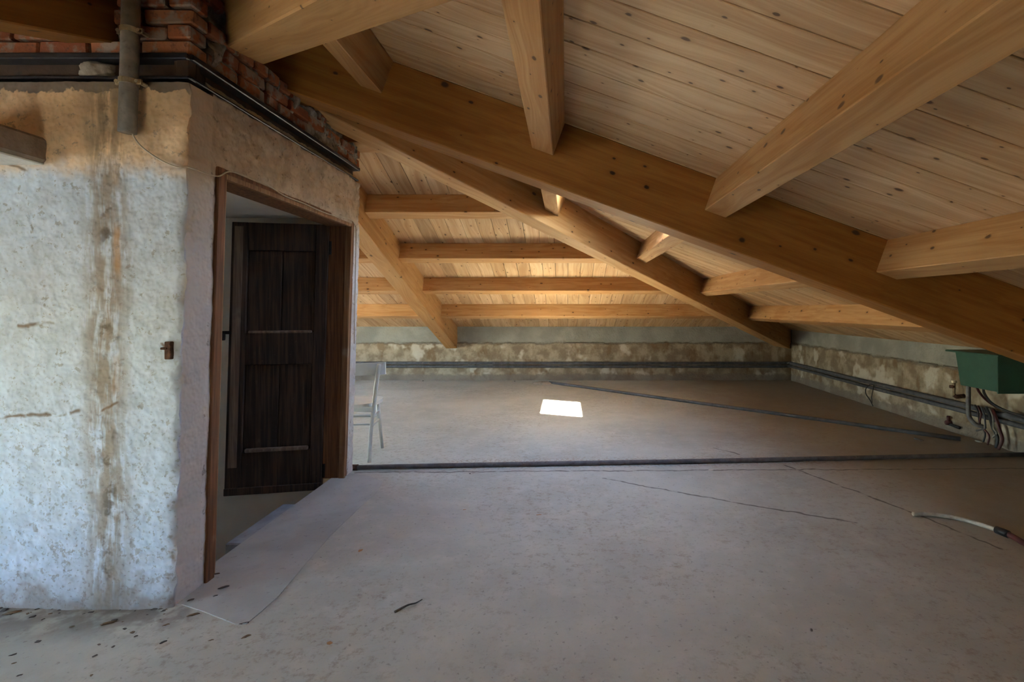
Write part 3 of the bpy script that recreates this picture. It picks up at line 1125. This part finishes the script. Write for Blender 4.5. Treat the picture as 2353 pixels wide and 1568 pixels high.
tag(cs, 'smooth cream ceiling inside the stairwell', kind='structure')
# steps going down inside
for (x0, y0, y1, z, lab) in ((-2.03, 2.95, 3.55, -0.13, 'upper grey stone step just inside the doorway'),
                             (-2.19, 2.26, 2.95, -0.24, 'lower grey stone step just inside the doorway')):
    s = MB().box(x0, -1.752, y0, y1, z - 0.17, z).build('stair_step', M['step'], None, 0.008)
    tag(s, lab, 'step', 'steps in the stairwell')
bt = MB().box(-3.33, -1.82, 2.25, 3.76, -1.6, -1.5).build('floor', M['step'])
tag(bt, 'lower landing of the stairwell', kind='structure')

# ------------------------------------------------------------------ steel channels on the block
def channel(name, a, b, out, z0, z1, label):
    """a, b: ends on the wall face; out: unit vector out of the wall"""
    a, b, out = Vector(a), Vector(b), Vector(out)
    d = (b - a)

    def blk(o0, o1, za, zb):
        v = []
        for zz in (za, zb):
            for q, oo in ((a, o0), (b, o0), (b, o1), (a, o1)):
                v.append(Vector((q.x, q.y, zz)) + out * oo)
        return v, [(0, 3, 2, 1), (4, 5, 6, 7), (0, 1, 5, 4), (1, 2, 6, 5), (2, 3, 7, 6), (3, 0, 4, 7)]
    root = empty(name, (a + b) / 2 + Vector((0, 0, z0)))
    MB().add(*blk(-0.062, -0.040, z0, z1)).build('web', M['steel_rust'], root)
    MB().add(*blk(-0.042, 0.018, z1 - 0.026, z1)).build('flange', M['steel'], root, 0.004)
    MB().add(*blk(-0.042, 0.006, z0, z0 + 0.012)).build('flange', M['steel'], root, 0.003)
    return tag(root, label, 'steel beam')


channel('steel_channel', (-3.40, YF, 0), (lx(2.3) + 0.004, YF, 0), (0, -1, 0), 2.242, 2.346,
        'dark rusty steel channel set across the whitewashed wall behind the grey pipe')
channel('steel_channel', (lx(2.3), YF + 0.003, 0), (lx(2.3), 3.81, 0), (1, 0, 0), 2.245, 2.348,
        'dark steel channel above the doorway with a shiny lower lip')
ep = [o_ for o_ in COL.objects if o_.name == 'steel_channel'][0]
MB().box(lx(2.3) - 0.05, lx(2.3) + 0.002, YF - 0.002, YF + 0.06, 2.246, 2.330).build('end_plate', M['steel_rust'], ep, 0.002)
# cement smear over the channel
v = []
f = []
nn = 20
for j in range(nn + 1):
    for i in range(nn + 1):
        s_, t_ = i / nn * 2 - 1, j / nn * 2 - 1
        r_ = math.hypot(s_, t_)
        hgt = max(0.0, 1 - r_ ** 2 * (1 + 0.5 * fbm((s_, t_, 3), 2.0, 3))) ** 0.6
        v.append(Vector((-2.015 + 0.075 * s_ + 0.012 * fbm((s_, t_, 1), 1.5, 2), YF + 0.055 - 0.062 * hgt - 0.006 * fbm((s_, t_, 0), 4, 3), 2.292 + 0.052 * t_)))
for j in range(nn):
    for i in range(nn):
        a_ = j * (nn + 1) + i
        f.append((a_, a_ + 1, a_ + nn + 2, a_ + nn + 1))
M['smear'] = mat_plain('cement_smear', (0.30, 0.255, 0.21), 0.95, 0, 0.2, 20, (0.2, 0.16, 0.13), 0.5, 0.1, 0.5)
o = mesh_obj('cement_smear', v, f, M['smear'], wf, True)

# ------------------------------------------------------------------ bricks
def brick_mesh(seed, length):
    rnd = random.Random(seed)
    v, f = box_vf(-length / 2, length / 2, -0.05, 0.05, -0.0285, 0.0285)
    me = bpy.data.meshes.new('brick')
    me.from_pydata([tuple(p + Vector((rnd.uniform(-.004, .004), rnd.uniform(-.004, .004), rnd.uniform(-.003, .003)))) for p in v], [], f)
    bm = bmesh.new()
    bm.from_mesh(me)
    bmesh.ops.recalc_face_normals(bm, faces=bm.faces)
    bmesh.ops.bevel(bm, geom=list(bm.edges), offset=0.006, segments=1, affect='EDGES')
    bm.to_mesh(me)
    bm.free()
    me.materials.append(M['brick'])
    return me


B_FULL = [brick_mesh(i, 0.206) for i in range(4)]
B_HALF = [brick_mesh(i + 10, 0.100) for i in range(3)]
rb = random.Random(3)


def put_brick(parent, loc, rotz, half):
    me = rb.choice(B_HALF if half else B_FULL)
    o = bpy.data.objects.new('brick', me)
    o.location = loc
    o.rotation_euler = (rb.uniform(-.02, .02), rb.uniform(-.025, .025), rotz + rb.uniform(-.02, .02))
    link(o, parent)


CH = 0.0695
for c in range(5):
    z = 2.345 + 0.032 + c * CH
    # front face
    right = lx(z)
    xe = right
    first = True
    while xe > -2.95:
        half = (first and c % 2 == 1)
        ln_ = 0.100 if half else 0.206
        xc_ = xe - ln_ / 2
        if not (c >= 1 and -2.13 < xc_ < -1.93):
            put_brick(wf, (xc_, YF + 0.058 + rb.uniform(-.006, .006), z), 0.0, half)
        xe -= ln_ + 0.012
        first = False
    # door side
    y_ = YF + (0.118 if c % 2 == 0 else 0.228)
    while y_ < 3.86:
        half = rb.random() < 0.42
        ln_ = 0.100 if half else 0.206
        if y_ + ln_ > 3.88:
            half, ln_ = True, 0.100
            if y_ + ln_ > 3.90:
                break
        ymid = y_ + ln_ / 2
        okk = (c <= 1) or (c == 2 and ymid < 3.30) or ymid < 2.36
        if okk and rb.random() > (0.05 if ymid < 2.6 or ymid > 3.4 else 0.22):
            put_brick(ws, (lx(z) - 0.055 + rb.uniform(-.008, .006), ymid, z + 0.012), math.pi / 2, half)
        y_ += ln_ + 0.013

# ------------------------------------------------------------------ doorway: frame and surviving leaf
door = empty('door_1', (lx(0), 3.73, 0))
tag(door, 'old brown door frame with one dark panelled leaf standing open', kind='structure')


def lean(mb):
    return mb.map(lambda p: (p.x + 0.03 * p.z, p.y, p.z))


bx = -1.668
lean(MB().box(bx - 0.13, bx + 0.012, 2.283, 2.338, 0.0, 1.925)).build('jamb', M['frame'], door, 0.004)
lean(MB().box(bx - 0.12, bx - 0.006, 2.338, 2.368, 0.0, 1.885)).build('stop', M['frame_light'], door, 0.003)
lean(MB().box(bx - 0.155, bx + 0.004, 3.700, 3.765, 0.0, 1.925)).build('jamb', M['frame'], door, 0.004)
lean(MB().box(bx - 0.03, bx + 0.014, 3.694, 3.716, 0.0, 1.89)).build('stop', M['frame_light'], door, 0.003)
lean(MB().box(bx - 0.17, bx + 0.002, 2.30, 3.765, 1.882, 1.928)).build('head', M['frame'], door, 0.004)
lean(MB().box(bx - 0.02, bx + 0.010, 2.34, 3.72, 1.880, 1.905)).build('stop', M['frame_light'], door, 0.003)

# the leaf: local u along the leaf from hinge to free edge, n out of it
hx, hy = -1.828, 3.728
fx, fy = -2.462, 3.600
du = Vector((fx - hx, fy - hy, 0))
LW = du.length
du.normalize()
dn = Vector((du.y, -du.x, 0))            # towards the camera
if dn.y > 0:
    dn = -dn


def leaf_map(mb):
    return mb.map(lambda p: Vector((hx, hy, 0)) + du * p.x + dn * p.y + Vector((0.03 * p.z, 0, p.z)))


ZB, ZT = -0.075, 1.892
leaf = leaf_map(MB().box(0.0, LW, 0.0, 0.012, ZB, ZT)).build('leaf', M['door_dark'], door)
leaf['label'] = 'dark brown panelled door leaf'


def lp(name, u0, u1, z0, z1, t0, t1, mat='door_dark', bevel=0.003):
    return leaf_map(MB().box(u0, u1, t0, t1, z0, z1)).build(name, M[mat], leaf, bevel)


lp('stile', 0.0, 0.085, ZB, ZT, 0.010, 0.040)
lp('stile', LW - 0.105, LW, ZB, ZT, 0.010, 0.040)
lp('worn_edge', LW - 0.075, LW - 0.018, 0.12, ZT - 0.03, 0.039, 0.0425, 'door_worn', 0.001)
lp('rail', 0.085, LW - 0.105, ZT - 0.20, ZT, 0.010, 0.038)
lp('rail', 0.085, LW - 0.105, 0.86, 1.09, 0.010, 0.038)
lp('rail', 0.085, LW - 0.105, ZB, 0.225, 0.010, 0.038)
lp('moulding', 0.10, LW - 0.12, 0.222, 0.252, 0.012, 0.045, 'door_worn', 0.008)
lp('moulding', 0.10, LW - 0.12, 1.088, 1.108, 0.012, 0.043, 'door_worn', 0.006)
um = (0.085 + LW - 0.105) / 2
for a, b in ((0.088, um - 0.003), (um + 0.003, LW - 0.108)):
    lp('panel', a, b, 0.25, 0.86, 0.010, 0.022, bevel=0.004)
    lp('panel', a, b, 1.105, ZT - 0.20, 0.010, 0.022, bevel=0.004)
lp('weather_bar', 0.0, LW, ZB - 0.002, ZB + 0.05, 0.036, 0.052)
for zc in (1.72, 0.06):
    leaf_map(MB().add(*tube_vf([Vector((-0.012, 0.028, zc - 0.05)), Vector((-0.012, 0.028, zc + 0.05))], 0.011, 8))).build('hinge', M['black_iron'], leaf)
leaf_map(MB().box(LW - 0.02, LW + 0.055, 0.03, 0.042, 1.085, 1.108)).build('latch_bolt', M['black_iron'], leaf, 0.002)
leaf_map(MB().box(LW + 0.028, LW + 0.105, 0.022, 0.045, 1.040, 1.092)).build('latch_case', M['black_iron'], leaf, 0.003)

# ------------------------------------------------------------------ things on the block
# vertical grey pipe with clamps
px_ = (297 - VX) * (YF - 0.05) / F
pipe = empty('drain_pipe', (px_, YF - 0.05, 2.0))
MB().add(*tube_vf([Vector((px_ - 0.008, YF - 0.05, 1.997)), Vector((px_ + 0.002, YF - 0.05, 2.30)), Vector((px_ + 0.010, YF - 0.05, 2.66))], 0.0315, 20)).build('tube', M['pvc'], pipe, smooth=True)
for zc in (2.205, 2.415):
    c_ = Vector((px_ - 0.002 + (zc - 2.2) * 0.03, YF - 0.05, zc))
    cl = MB().add(*tube_vf([c_ - Vector((0, 0, .011)), c_ + Vector((0, 0, .011))], 0.0345, 20)).build('clamp', M['clamp'], pipe)
    for s_ in (-1, 1):
        b_ = c_ + Vector((s_ * 0.042, 0, 0))
        MB().add(*tube_vf([b_ + Vector((0, -.014, 0)), b_ + Vector((0, .035, 0))], 0.008, 8)).build('bolt', M['clamp'], cl)
        MB().box(b_.x - 0.012, b_.x + 0.012, b_.y - 0.004, b_.y + 0.004, zc - 0.011, zc + 0.011).build('ear', M['clamp'], cl)
tag(pipe, 'vertical grey plastic pipe with two metal clamps on the whitewashed wall', 'pipe')

# thin white cable from the pipe, across the corner and along the door head
pts = [yp(300, 290, YF - 0.045), yp(303, 305, YF - 0.035), yp(318, 330, YF - 0.022), yp(345, 353, YF - 0.018), yp(378, 373, YF - 0.018), yp(410, 385, YF - 0.02),
       Vector((lx(1.87) + 0.012, YF - 0.008, 1.868)), Vector((lx(1.87) + 0.022, YF + 0.06, 1.866)), Vector((lx(1.87) + 0.018, 2.27, 1.875)),
       Vector((lx(1.9) + 0.025, 2.36, 1.92)), Vector((lx(1.9) + 0.025, 2.62, 1.925)), Vector((lx(1.9) + 0.024, 2.80, 1.905)), Vector((lx(1.9) + 0.024, 3.0, 1.905)),
       Vector((lx(1.9) + 0.024, 3.3, 1.90)), Vector((lx(1.9) + 0.022, 3.62, 1.925)), Vector((lx(1.9) + 0.020, 3.73, 1.905)), Vector((lx(1.8) + 0.016, 3.772, 1.84)),
       Vector((lx(1.5) + 0.014, 3.785, 1.5)), Vector((lx(1.0) + 0.014, 3.80, 1.0))]
o = tube('cable', pts, 0.0035, M['cable_white'], None, 6, True, 6)
tag(o, 'thin white cable hanging from the grey pipe and along the door head', 'cable')

# limewashed stub beam
st = empty('beam_stub', (-2.4, YF, 1.88))
MB().box(-2.72, -2.195, 1.35, YF + 0.04, 1.884, 1.99).build('core', M['stub'], st, 0.012)
MB().box(-2.725, -2.205, 1.345, YF + 0.04, 1.876, 1.886).build('limewash_face', M['stub_white'], st, 0.004)
tag(st, 'old beam stub with limewashed underside jutting from the whitewashed wall', 'beam')

# rusty strike plate near the corner
rp = empty('strike_plate', (-1.672, YF - 0.02, 1.09))
MB().box(-1.690, -1.662, YF - 0.016, YF + 0.02, 1.055, 1.130).build('plate', M['rust'], rp, 0.003)
MB().box(-1.703, -1.676, YF - 0.021, YF + 0.01, 1.096, 1.106).build('staple', M['rust'], rp, 0.002)
tag(rp, 'rusty iron strike plate set in the whitewashed corner', 'plate')

# ------------------------------------------------------------------ pipes along the eaves walls and over the floor
def conduit(zc, off, r, label):
    pts = [Vector((-4.9, YB - off, zc)), Vector((-1.0, YB - off, zc - 0.004)), Vector((1.6, YB - off, zc - 0.006)), Vector((XR - 0.22, YB - off, zc - 0.004)),
           Vector((XR - off - 0.05, YB - off - 0.03, zc)), Vector((XR - off, YB - off - 0.16, zc)), Vector((XR - off, 7.0, zc - 0.004)), Vector((XR - off, 5.2, zc)),
           Vector((XR - off, 3.9, zc - 0.002)), Vector((XR - off, 0.5, zc)), Vector((XR - off, -2.7, zc))]
    o = tube('wall_conduit', pts, r, M['conduit'], None, 10, True, 5)
    return tag(o, label, 'pipe', 'conduits along the low walls')


conduit(0.312, 0.062, 0.026, 'upper dusty black conduit running round the foot of the low walls')
conduit(0.252, 0.060, 0.023, 'lower dusty black conduit running round the foot of the low walls')

a, b = fp(808, 1075, 0.02), fp(2353, 1045, 0.02)
a.x -= 0.02
b = a + (b - a) * 1.0
p1 = empty('floor_pipe', (a.x, a.y, 0))
path = [a + (b - a) * t + Vector((0, 0.006 * math.sin(9 * t), 0.0)) for t in [i / 16 for i in range(17)]]
MB().add(*tube_vf(path, 0.0185, 12)).build('tube', M['floor_pipe'], p1, smooth=True)
MB().add(*tube_vf([a + (b - a) * 0.002, a + (b - a) * 0.012], 0.024, 12)).build('coupling', M['rust'], p1)
tag(p1, 'long grey pipe lying across the floor from the doorway corner to the right wall', 'pipe')
a, b = fp(1262, 879, 0.02), fp(2208, 1009, 0.02)
p2 = empty('floor_pipe', (a.x, a.y, 0))
path = [a + (b - a) * t + Vector((0.006 * math.sin(12 * t), 0, 0)) for t in [i / 16 for i in range(17)]]
MB().add(*tube_vf(path, 0.021, 12)).build('tube', M['conduit'], p2, smooth=True)
tag(p2, 'dark pipe lying slantwise on the floor from the back wall towards the green tank', 'pipe')
# lump where it comes out of the floor
v, f = [], []
n1, n2 = 14, 6
for j in range(n2 + 1):
    for i in range(n1):
        an = 2 * math.pi * i / n1
        rr = math.cos(j / n2 * math.pi / 2)
        v.append(a + Vector((0.17 * rr * math.cos(an) * (1 + .2 * fbm((i, j, 0), .7, 2)) - 0.10, 0.12 * rr * math.sin(an), -0.024 + 0.045 * math.sin(j / n2 * math.pi / 2))))
for j in range(n2):
    for i in range(n1):
        f.append((j * n1 + i, j * n1 + (i + 1) % n1, (j + 1) * n1 + (i + 1) % n1, (j + 1) * n1 + i))
o = mesh_obj('mortar_heap', v, f, M['smear'], None, True, origin=(a.x - 0.1, a.y, 0))
tag(o, 'small mortar heap where the slanting pipe leaves the floor', 'mortar')

# ------------------------------------------------------------------ green tank on the right wall
tk = empty('sheet_metal_tank', (3.78, 4.34, 0.56))
tv = [Vector(p) for p in ((3.61, 4.150, 0.568), (3.99, 4.150, 0.568), (3.99, 4.545, 0.568), (3.61, 4.545, 0.568),
                          (3.59, 4.130, 0.872), (3.99, 4.130, 0.872), (3.99, 4.580, 0.872), (3.59, 4.580, 0.872))]
MB().add(tv, box_vf(0, 1, 0, 1, 0, 1)[1]).build('body', M['green'], tk, 0.004)
MB().box(3.555, 3.99, 4.085, 4.655, 0.868, 0.884).build('lid', M['green'], tk, 0.003)
MB().box(3.602, 3.99, 4.138, 4.150, 0.556, 0.572).build('rim', M['green'], tk, 0.002)
tag(tk, 'tapered green sheet metal tank with projecting lid on the right wall', 'tank')

pts = [Vector((3.68, 4.54, 0.575)), Vector((3.68, 4.54, 0.45)), Vector((3.68, 4.54, 0.32)), Vector((3.69, 4.53, 0.26)), Vector((3.72, 4.51, 0.215)), Vector((3.77, 4.49, 0.20))]
tag(tube('outlet_pipe', pts, 0.019, M['floor_pipe'], None, 12), 'grey outlet pipe bending below the green tank', 'pipe')
pts = [Vector((3.80, 4.52, 0.57)), Vector((3.80, 4.51, 0.50)), Vector((3.83, 4.47, 0.42)), Vector((3.87, 4.38, 0.372)), Vector((3.89, 4.20, 0.352)), Vector((3.90, 3.6, 0.345))]
tag(tube('hose', pts, 0.011, M['rubber'], None, 8), 'black hose curving from under the green tank', 'hose')
pts = [Vector((3.73, 4.52, 0.57)), Vector((3.76, 4.51, 0.50)), Vector((3.82, 4.50, 0.43)), Vector((3.90, 4.49, 0.37))]
tag(tube('hose', pts, 0.010, M['red_hose'], None, 8), 'dark red hose slanting below the green tank', 'hose')
# tap on the wall left of the tank
tp = empty('tap', (3.94, 4.98, 0.4))
MB().add(*tube_vf([Vector((3.985, 4.96, 0.395)), Vector((3.90, 4.96, 0.385)), Vector((3.885, 4.97, 0.40))], 0.021, 10)).build('elbow', M['rust'], tp, smooth=True)
MB().add(*tube_vf([Vector((3.885, 4.97, 0.39)), Vector((3.885, 4.97, 0.53))], 0.013, 10)).build('riser', M['crumb_brown'], tp, smooth=True)
MB().add(*tube_vf([Vector((3.885, 4.97, 0.485)), Vector((3.85, 4.98, 0.485))], 0.016, 10)).build('valve', M['rust'], tp, smooth=True)
MB().add(*tube_vf([Vector((3.885, 4.97, 0.525)), Vector((3.885, 4.97, 0.545))], 0.024, 10)).build('handle', M['clamp'], tp)
tag(tp, 'rusty tap and elbow on the wall beside the green tank', 'tap')
ft = empty('pipe_fitting', (3.95, 5.10, 0.1))
MB().add(*tube_vf([Vector((3.985, 5.12, 0.09)), Vector((3.92, 5.12, 0.09))], 0.024, 10)).build('union', M['red_hose'], ft, smooth=True)
MB().add(*tube_vf([Vector((3.945, 5.12, 0.09)), Vector((3.945, 5.12, 0.16))], 0.016, 10)).build('riser', M['red_hose'], ft, smooth=True)
MB().add(*tube_vf([Vector((3.95, 5.12, 0.075)), Vector((3.95, 4.98, 0.07))], 0.015, 10)).build('arm', M['rubber'], ft, smooth=True)
tag(ft, 'dark red pipe fitting low on the right wall', 'fitting')
rc = random.Random(11)
labs = ['black cable drooping from the conduits to the floor', 'dark red cable drooping from the conduits to the floor',
        'thin grey cable looped over the conduits', 'thick black cable end hanging below the conduits',
        'pale grey cable tangled below the conduits', 'dark red cable end beside the thick black one']
mats = ['rubber', 'red_hose', 'conduit', 'rubber', 'pvc', 'red_hose']
ends = [(4.60, 0.03), (4.54, 0.02), (4.66, 0.12), (4.46, 0.015), (4.50, 0.10), (4.41, 0.015)]
for i in range(6):
    ye, ze = ends[i]
    y_s = 4.66 - 0.042 * i
    off = 3.885 - 0.008 * (i % 3)
    pts = [Vector((3.92, y_s + 0.10, 0.335)), Vector((off, y_s + 0.05, 0.345)), Vector((off - 0.015, y_s, 0.29)), Vector((off - 0.02, y_s - 0.02 + rc.uniform(-.03, .03), 0.19)),
           Vector((off - 0.01, (y_s + ye) / 2 - 0.04, 0.10 + ze / 2)), Vector((off - 0.02 + rc.uniform(-.02, .02), ye, ze))]
    tag(tube('cable', pts, (0.014 if i in (3, 5) else 0.008), M[mats[i]], None, 8), labs[i] + ' under the green tank', 'cable', 'cables under the green tank')
# wire loop hanging from the conduits further back
pts = [xp(2012, 886, 3.925), xp(2000, 884, 3.905), xp(1990, 893, 3.90), xp(1990, 906, 3.90), xp(1999, 920, 3.905), xp(2006, 934, 3.91)]
tag(tube('wire', pts, 0.006, M['rubber'], None, 6), 'black wire loop hanging from the conduits on the right wall', 'wire')
pts = [xp(2008, 884, 3.905), xp(2006, 896, 3.90), xp(2003, 912, 3.90), xp(2004, 926, 3.905)]
tag(tube('wire', pts, 0.005, M['rubber'], None, 6), 'short black wire end inside the hanging loop', 'wire')

# hose on the floor at the right
pts = [fp(2098, 1182, .012), fp(2130, 1181, .014), fp(2170, 1186, .014), fp(2215, 1195, .014), fp(2260, 1208, .016), fp(2292, 1219, .016)]
hs = empty('garden_hose', fp(2100, 1182))
tube('white_length', pts, 0.0125, M['white_hose'], hs, 10)
tube('coupling', [fp(2290, 1218, .018), fp(2303, 1223, .02), fp(2318, 1229, .02)], 0.021, M['rubber'], hs, 10, False)
tube('red_length', [fp(2316, 1228, .02), fp(2335, 1238, .018), fp(2360, 1252, .018), fp(2420, 1275, .018)], 0.016, M['red_hose'], hs, 10)
tag(hs, 'dirty white hose with a dark coupling lying on the floor', 'hose')

# ------------------------------------------------------------------ chair
ch = empty('wooden_chair', (-1.80, 4.29, 0))
CM = M['chair']


def leg(pts, r0, r1):
    tube('leg', pts, [r0, r1], CM, ch, 12, True, 6)


RR = [Vector((-1.625, 4.09, 0.0)), Vector((-1.615, 4.105, 0.25)), Vector((-1.59, 4.105, 0.47)), Vector((-1.555, 4.065, 0.65)), Vector((-1.517, 4.020, 0.815))]
LR = [Vector((-1.985, 4.065, 0.0)), Vector((-1.985, 4.08, 0.25)), Vector((-1.99, 4.08, 0.47)), Vector((-2.005, 4.04, 0.65)), Vector((-2.03, 3.995, 0.815))]
leg(RR, 0.0165, 0.0165)
leg(LR, 0.0165, 0.0165)
FRr = [Vector((-1.672, 4.51, 0.0)), Vector((-1.695, 4.455, 0.45))]
FLl = [Vector((-1.975, 4.485, 0.0)), Vector((-1.955, 4.435, 0.45))]
tube('leg', FRr, [0.014, 0.018], CM, ch, 12, False)
tube('leg', FLl, [0.014, 0.018], CM, ch, 12, False)
# seat: rounded trapezium with a thick edge
out = []
for i in range(40):
    an = 2 * math.pi * i / 40
    cx_, cy_ = math.cos(an), math.sin(an)
    ex = 0.62
    sx_ = math.copysign(abs(cx_) ** ex, cx_)
    sy_ = math.copysign(abs(cy_) ** ex, cy_)
    out.append(Vector((-1.815 + 0.200 * sx_ + 0.02 * (1 - sy_) * sx_ * 0.0 - 0.05 * 0, 4.285 + 0.215 * sy_, 0)))
sv = [Vector((p.x, p.y, 0.448)) for p in out] + [Vector((p.x, p.y, 0.478)) for p in out] + [Vector((p.x * 0.88 - 1.815 * 0.12, p.y * 0.88 + 4.285 * 0.12, 0.472)) for p in out]
n_ = len(out)
sf = [tuple(range(n_ - 1, -1, -1))] + [(i, (i + 1) % n_, n_ + (i + 1) % n_, n_ + i) for i in range(n_)] + \
     [(n_ + i, n_ + (i + 1) % n_, 2 * n_ + (i + 1) % n_, 2 * n_ + i) for i in range(n_)] + [tuple(2 * n_ + i for i in range(n_))]
mesh_obj('seat', sv, sf, CM, ch)
# curved top rail
rv, rf = [], []
nr = 18
for i in range(nr + 1):
    t = i / nr
    xx = -2.075 + t * (2.075 - 1.487)
    bow = 0.055 * (2 * t - 1) ** 2
    yy = 4.012 - 0.028 + bow * 1.0 + 0.012 + 0.03 * t
    hh = 0.006 * (2 * t - 1) ** 2
    for (oy, zz) in ((0.0, 0.722 + hh), (0.017, 0.722 + hh), (0.012, 0.822 + hh), (-0.008, 0.822 + hh)):
        rv.append(Vector((xx, yy + oy, zz)))
for i in range(nr):
    for q in range(4):
        rf.append((i * 4 + q, i * 4 + (q + 1) % 4, (i + 1) * 4 + (q + 1) % 4, (i + 1) * 4 + q))
rf += [(3, 2, 1, 0), tuple(nr * 4 + q for q in range(4))]
mesh_obj('backrest', rv, rf, CM, ch)
for (zz, r_) in ((0.385, 0.010), (0.312, 0.009)):
    tube('stretcher', [Vector((-1.985, 4.085, zz)), Vector((-1.605, 4.105, zz))], r_, CM, ch, 8, False)
for (za, zb, r_) in ((0.36, 0.345, 0.010), (0.295, 0.272, 0.009)):
    tube('stretcher', [Vector((-1.605, 4.105, za)), Vector((-1.688, 4.47, zb))], r_, CM, ch, 8, False)
    tube('stretcher', [Vector((-1.986, 4.085, za)), Vector((-1.962, 4.45, zb))], r_, CM, ch, 8, False)
tube('stretcher', [Vector((-1.69, 4.47, 0.30)), Vector((-1.96, 4.455, 0.30))], 0.009, CM, ch, 8, False)
MB().box(-2.00, -1.585, 4.092, 4.115, 0.415, 0.455).build('seat_rail', CM, ch, 0.003)
tag(ch, 'old cream painted wooden chair standing behind the doorway wall', 'chair')

# ------------------------------------------------------------------ crumbs and leaves on the floor
def crumb_mesh(seed, flat):
    rnd = random.Random(seed)
    bm = bmesh.new()
    bmesh.ops.create_icosphere(bm, subdivisions=2, radius=1.0)
    for v_ in bm.verts:
        s_ = 0.95 + 0.55 * mnoise.noise(v_.co * 1.6 + Vector((seed * 3.1, 0, 0))) + rnd.uniform(-0.12, 0.12)
        v_.co = Vector((v_.co.x * s_, v_.co.y * s_, max(-0.9, v_.co.z * s_) * flat))
    me = bpy.data.meshes.new('crumb')
    bm.to_mesh(me)
    bm.free()
    return me


CR = {}
for mk in ('crumb', 'crumb_brown', 'leaf', 'plaster_bit'):
    CR[mk] = []
    for s_ in range(3):
        me = crumb_mesh(s_ + len(mk), 0.45 if mk != 'leaf' else 0.16)
        me.materials.append(M[mk])
        CR[mk].append(me)
rd = random.Random(5)


def crumb(x, y, w, asp, mk, name, label, cat, group=None, rot=None, z=0.0):
    o = bpy.data.objects.new(name, rd.choice(CR[mk]))
    p = fp(x, y)
    h_ = w * (0.35 if mk != 'leaf' else 0.25)
    o.location = (p.x, p.y, z + h_ * 0.35)
    o.scale = (w, w * asp, h_)
    o.rotation_euler = (0, 0, rot if rot is not None else rd.uniform(0, 6.28))
    link(o)
    tag(o, label, cat, group)


near_wall = [(28, 1410, .030, .25, .5), (10, 1403, .016, .8, None), (75, 1418, .012, .6, None), (165, 1441, .009, .8, None), (210, 1408, .012, .7, None),
             (125, 1397, .014, .8, None), (250, 1434, .030, .22, .5), (262, 1427, .012, .7, None), (287, 1446, .008, .8, None), (305, 1454, .010, .7, None),
             (312, 1463, .007, .8, None), (375, 1477, .013, .5, .8), (382, 1437, .012, .5, .7), (372, 1399, .012, .7, None), (355, 1401, .014, .5, .2),
             (445, 1414, .022, .35, .6), (88, 1475, .010, .8, None), (30, 1506, .012, .4, .7), (32, 1525, .008, .5, .5), (228, 1482, .008, .6, None),
             (218, 1508, .009, .6, None), (485, 1472, .009, .4, .6), (260, 1487, .007, .8, None), (45, 1553, .009, .5, .4), (210, 1553, .006, .8, None)]
for i in range(26):
    near_wall.append((rd.uniform(0, 400), 1394 + abs(rd.gauss(0, 14)) + (6 if i % 2 else 0), rd.uniform(.004, .010), rd.uniform(.5, .9), None))
for i, (x_, y_, w_, a_, r_) in enumerate(near_wall):
    crumb(x_, y_, w_, a_, 'crumb' if i % 3 else 'crumb_brown', 'crumb', 'dark crumb of rubble on the floor below the whitewashed wall', 'debris', 'crumbs below the whitewashed wall', r_)
for (x_, y_, w_, a_, r_) in ((515, 1353, .022, .3, .6), (497, 1322, .016, .3, .3), (438, 1382, .014, .5, .6), (495, 1372, .010, .5, .4)):
    crumb(x_, y_, w_, a_, 'crumb', 'crumb', 'dark crumb lying on the smooth screed before the doorway', 'debris', 'crumbs on the screed', r_, 0.004)
crumb(566, 1464, .016, .5, 'crumb_brown', 'crumb', 'brown crumb just off the pointed end of the screed patch', 'debris', None, .9)
crumb(562, 1434, .020, .25, 'crumb', 'crumb', 'dark crumb on the pointed end of the screed patch', 'debris', None, .4)
crumb(828, 1266, .016, .7, 'leaf', 'wood_chip', 'tan chip lying beside the screed patch', 'chip', None)
crumb(757, 1479, .012, .8, 'leaf', 'wood_chip', 'tan chip on open floor before the screed patch', 'chip', None)
crumb(1067, 1172, .012, .5, 'leaf', 'dry_leaf', 'small reddish leaf scrap on the floor', 'leaf', None, .2)
crumb(1238, 1184, .018, .35, 'leaf', 'dry_leaf', 'longer reddish leaf scrap on the floor before the long pipe', 'leaf', None, .1)
crumb(1634, 1081, .022, .5, 'plaster_bit', 'plaster_chip', 'pale plaster chip beside the long floor pipe', 'chip', None, .1)
crumb(1865, 1449, .010, .5, 'crumb', 'crumb', 'single dark crumb on the browner floor to the right', 'debris', None, 1.2)
crumb(1080, 1089, .010, .7, 'crumb', 'crumb', 'single dark crumb close to the long floor pipe', 'debris', None)
crumb(972, 876, .030, .6, 'crumb', 'crumb', 'dark lump on the floor by the back wall near the pale rafter foot', 'debris', None)
crumb(1183, 877, .028, .5, 'crumb', 'crumb', 'dark lump on the floor by the back wall near the mortar heap', 'debris', None)
crumb(2248, 1016, .040, .6, 'plaster_bit', 'plaster_chip', 'pale crumpled scrap on the floor under the green tank', 'chip', None)
crumb(2110, 1012, .055, .10, 'crumb', 'twig', 'dark twig beside the end of the slanting pipe', 'twig', None, 1.9)
# twig on the open floor
pts = [fp(907, 1407, .006), fp(925, 1397, .008), fp(940, 1390, .012), fp(956, 1386, .008), fp(970, 1378, .006)]
tag(tube('twig', pts, [0.005, 0.002], M['crumb'], None, 6), 'thin dark twig on the open floor', 'twig')
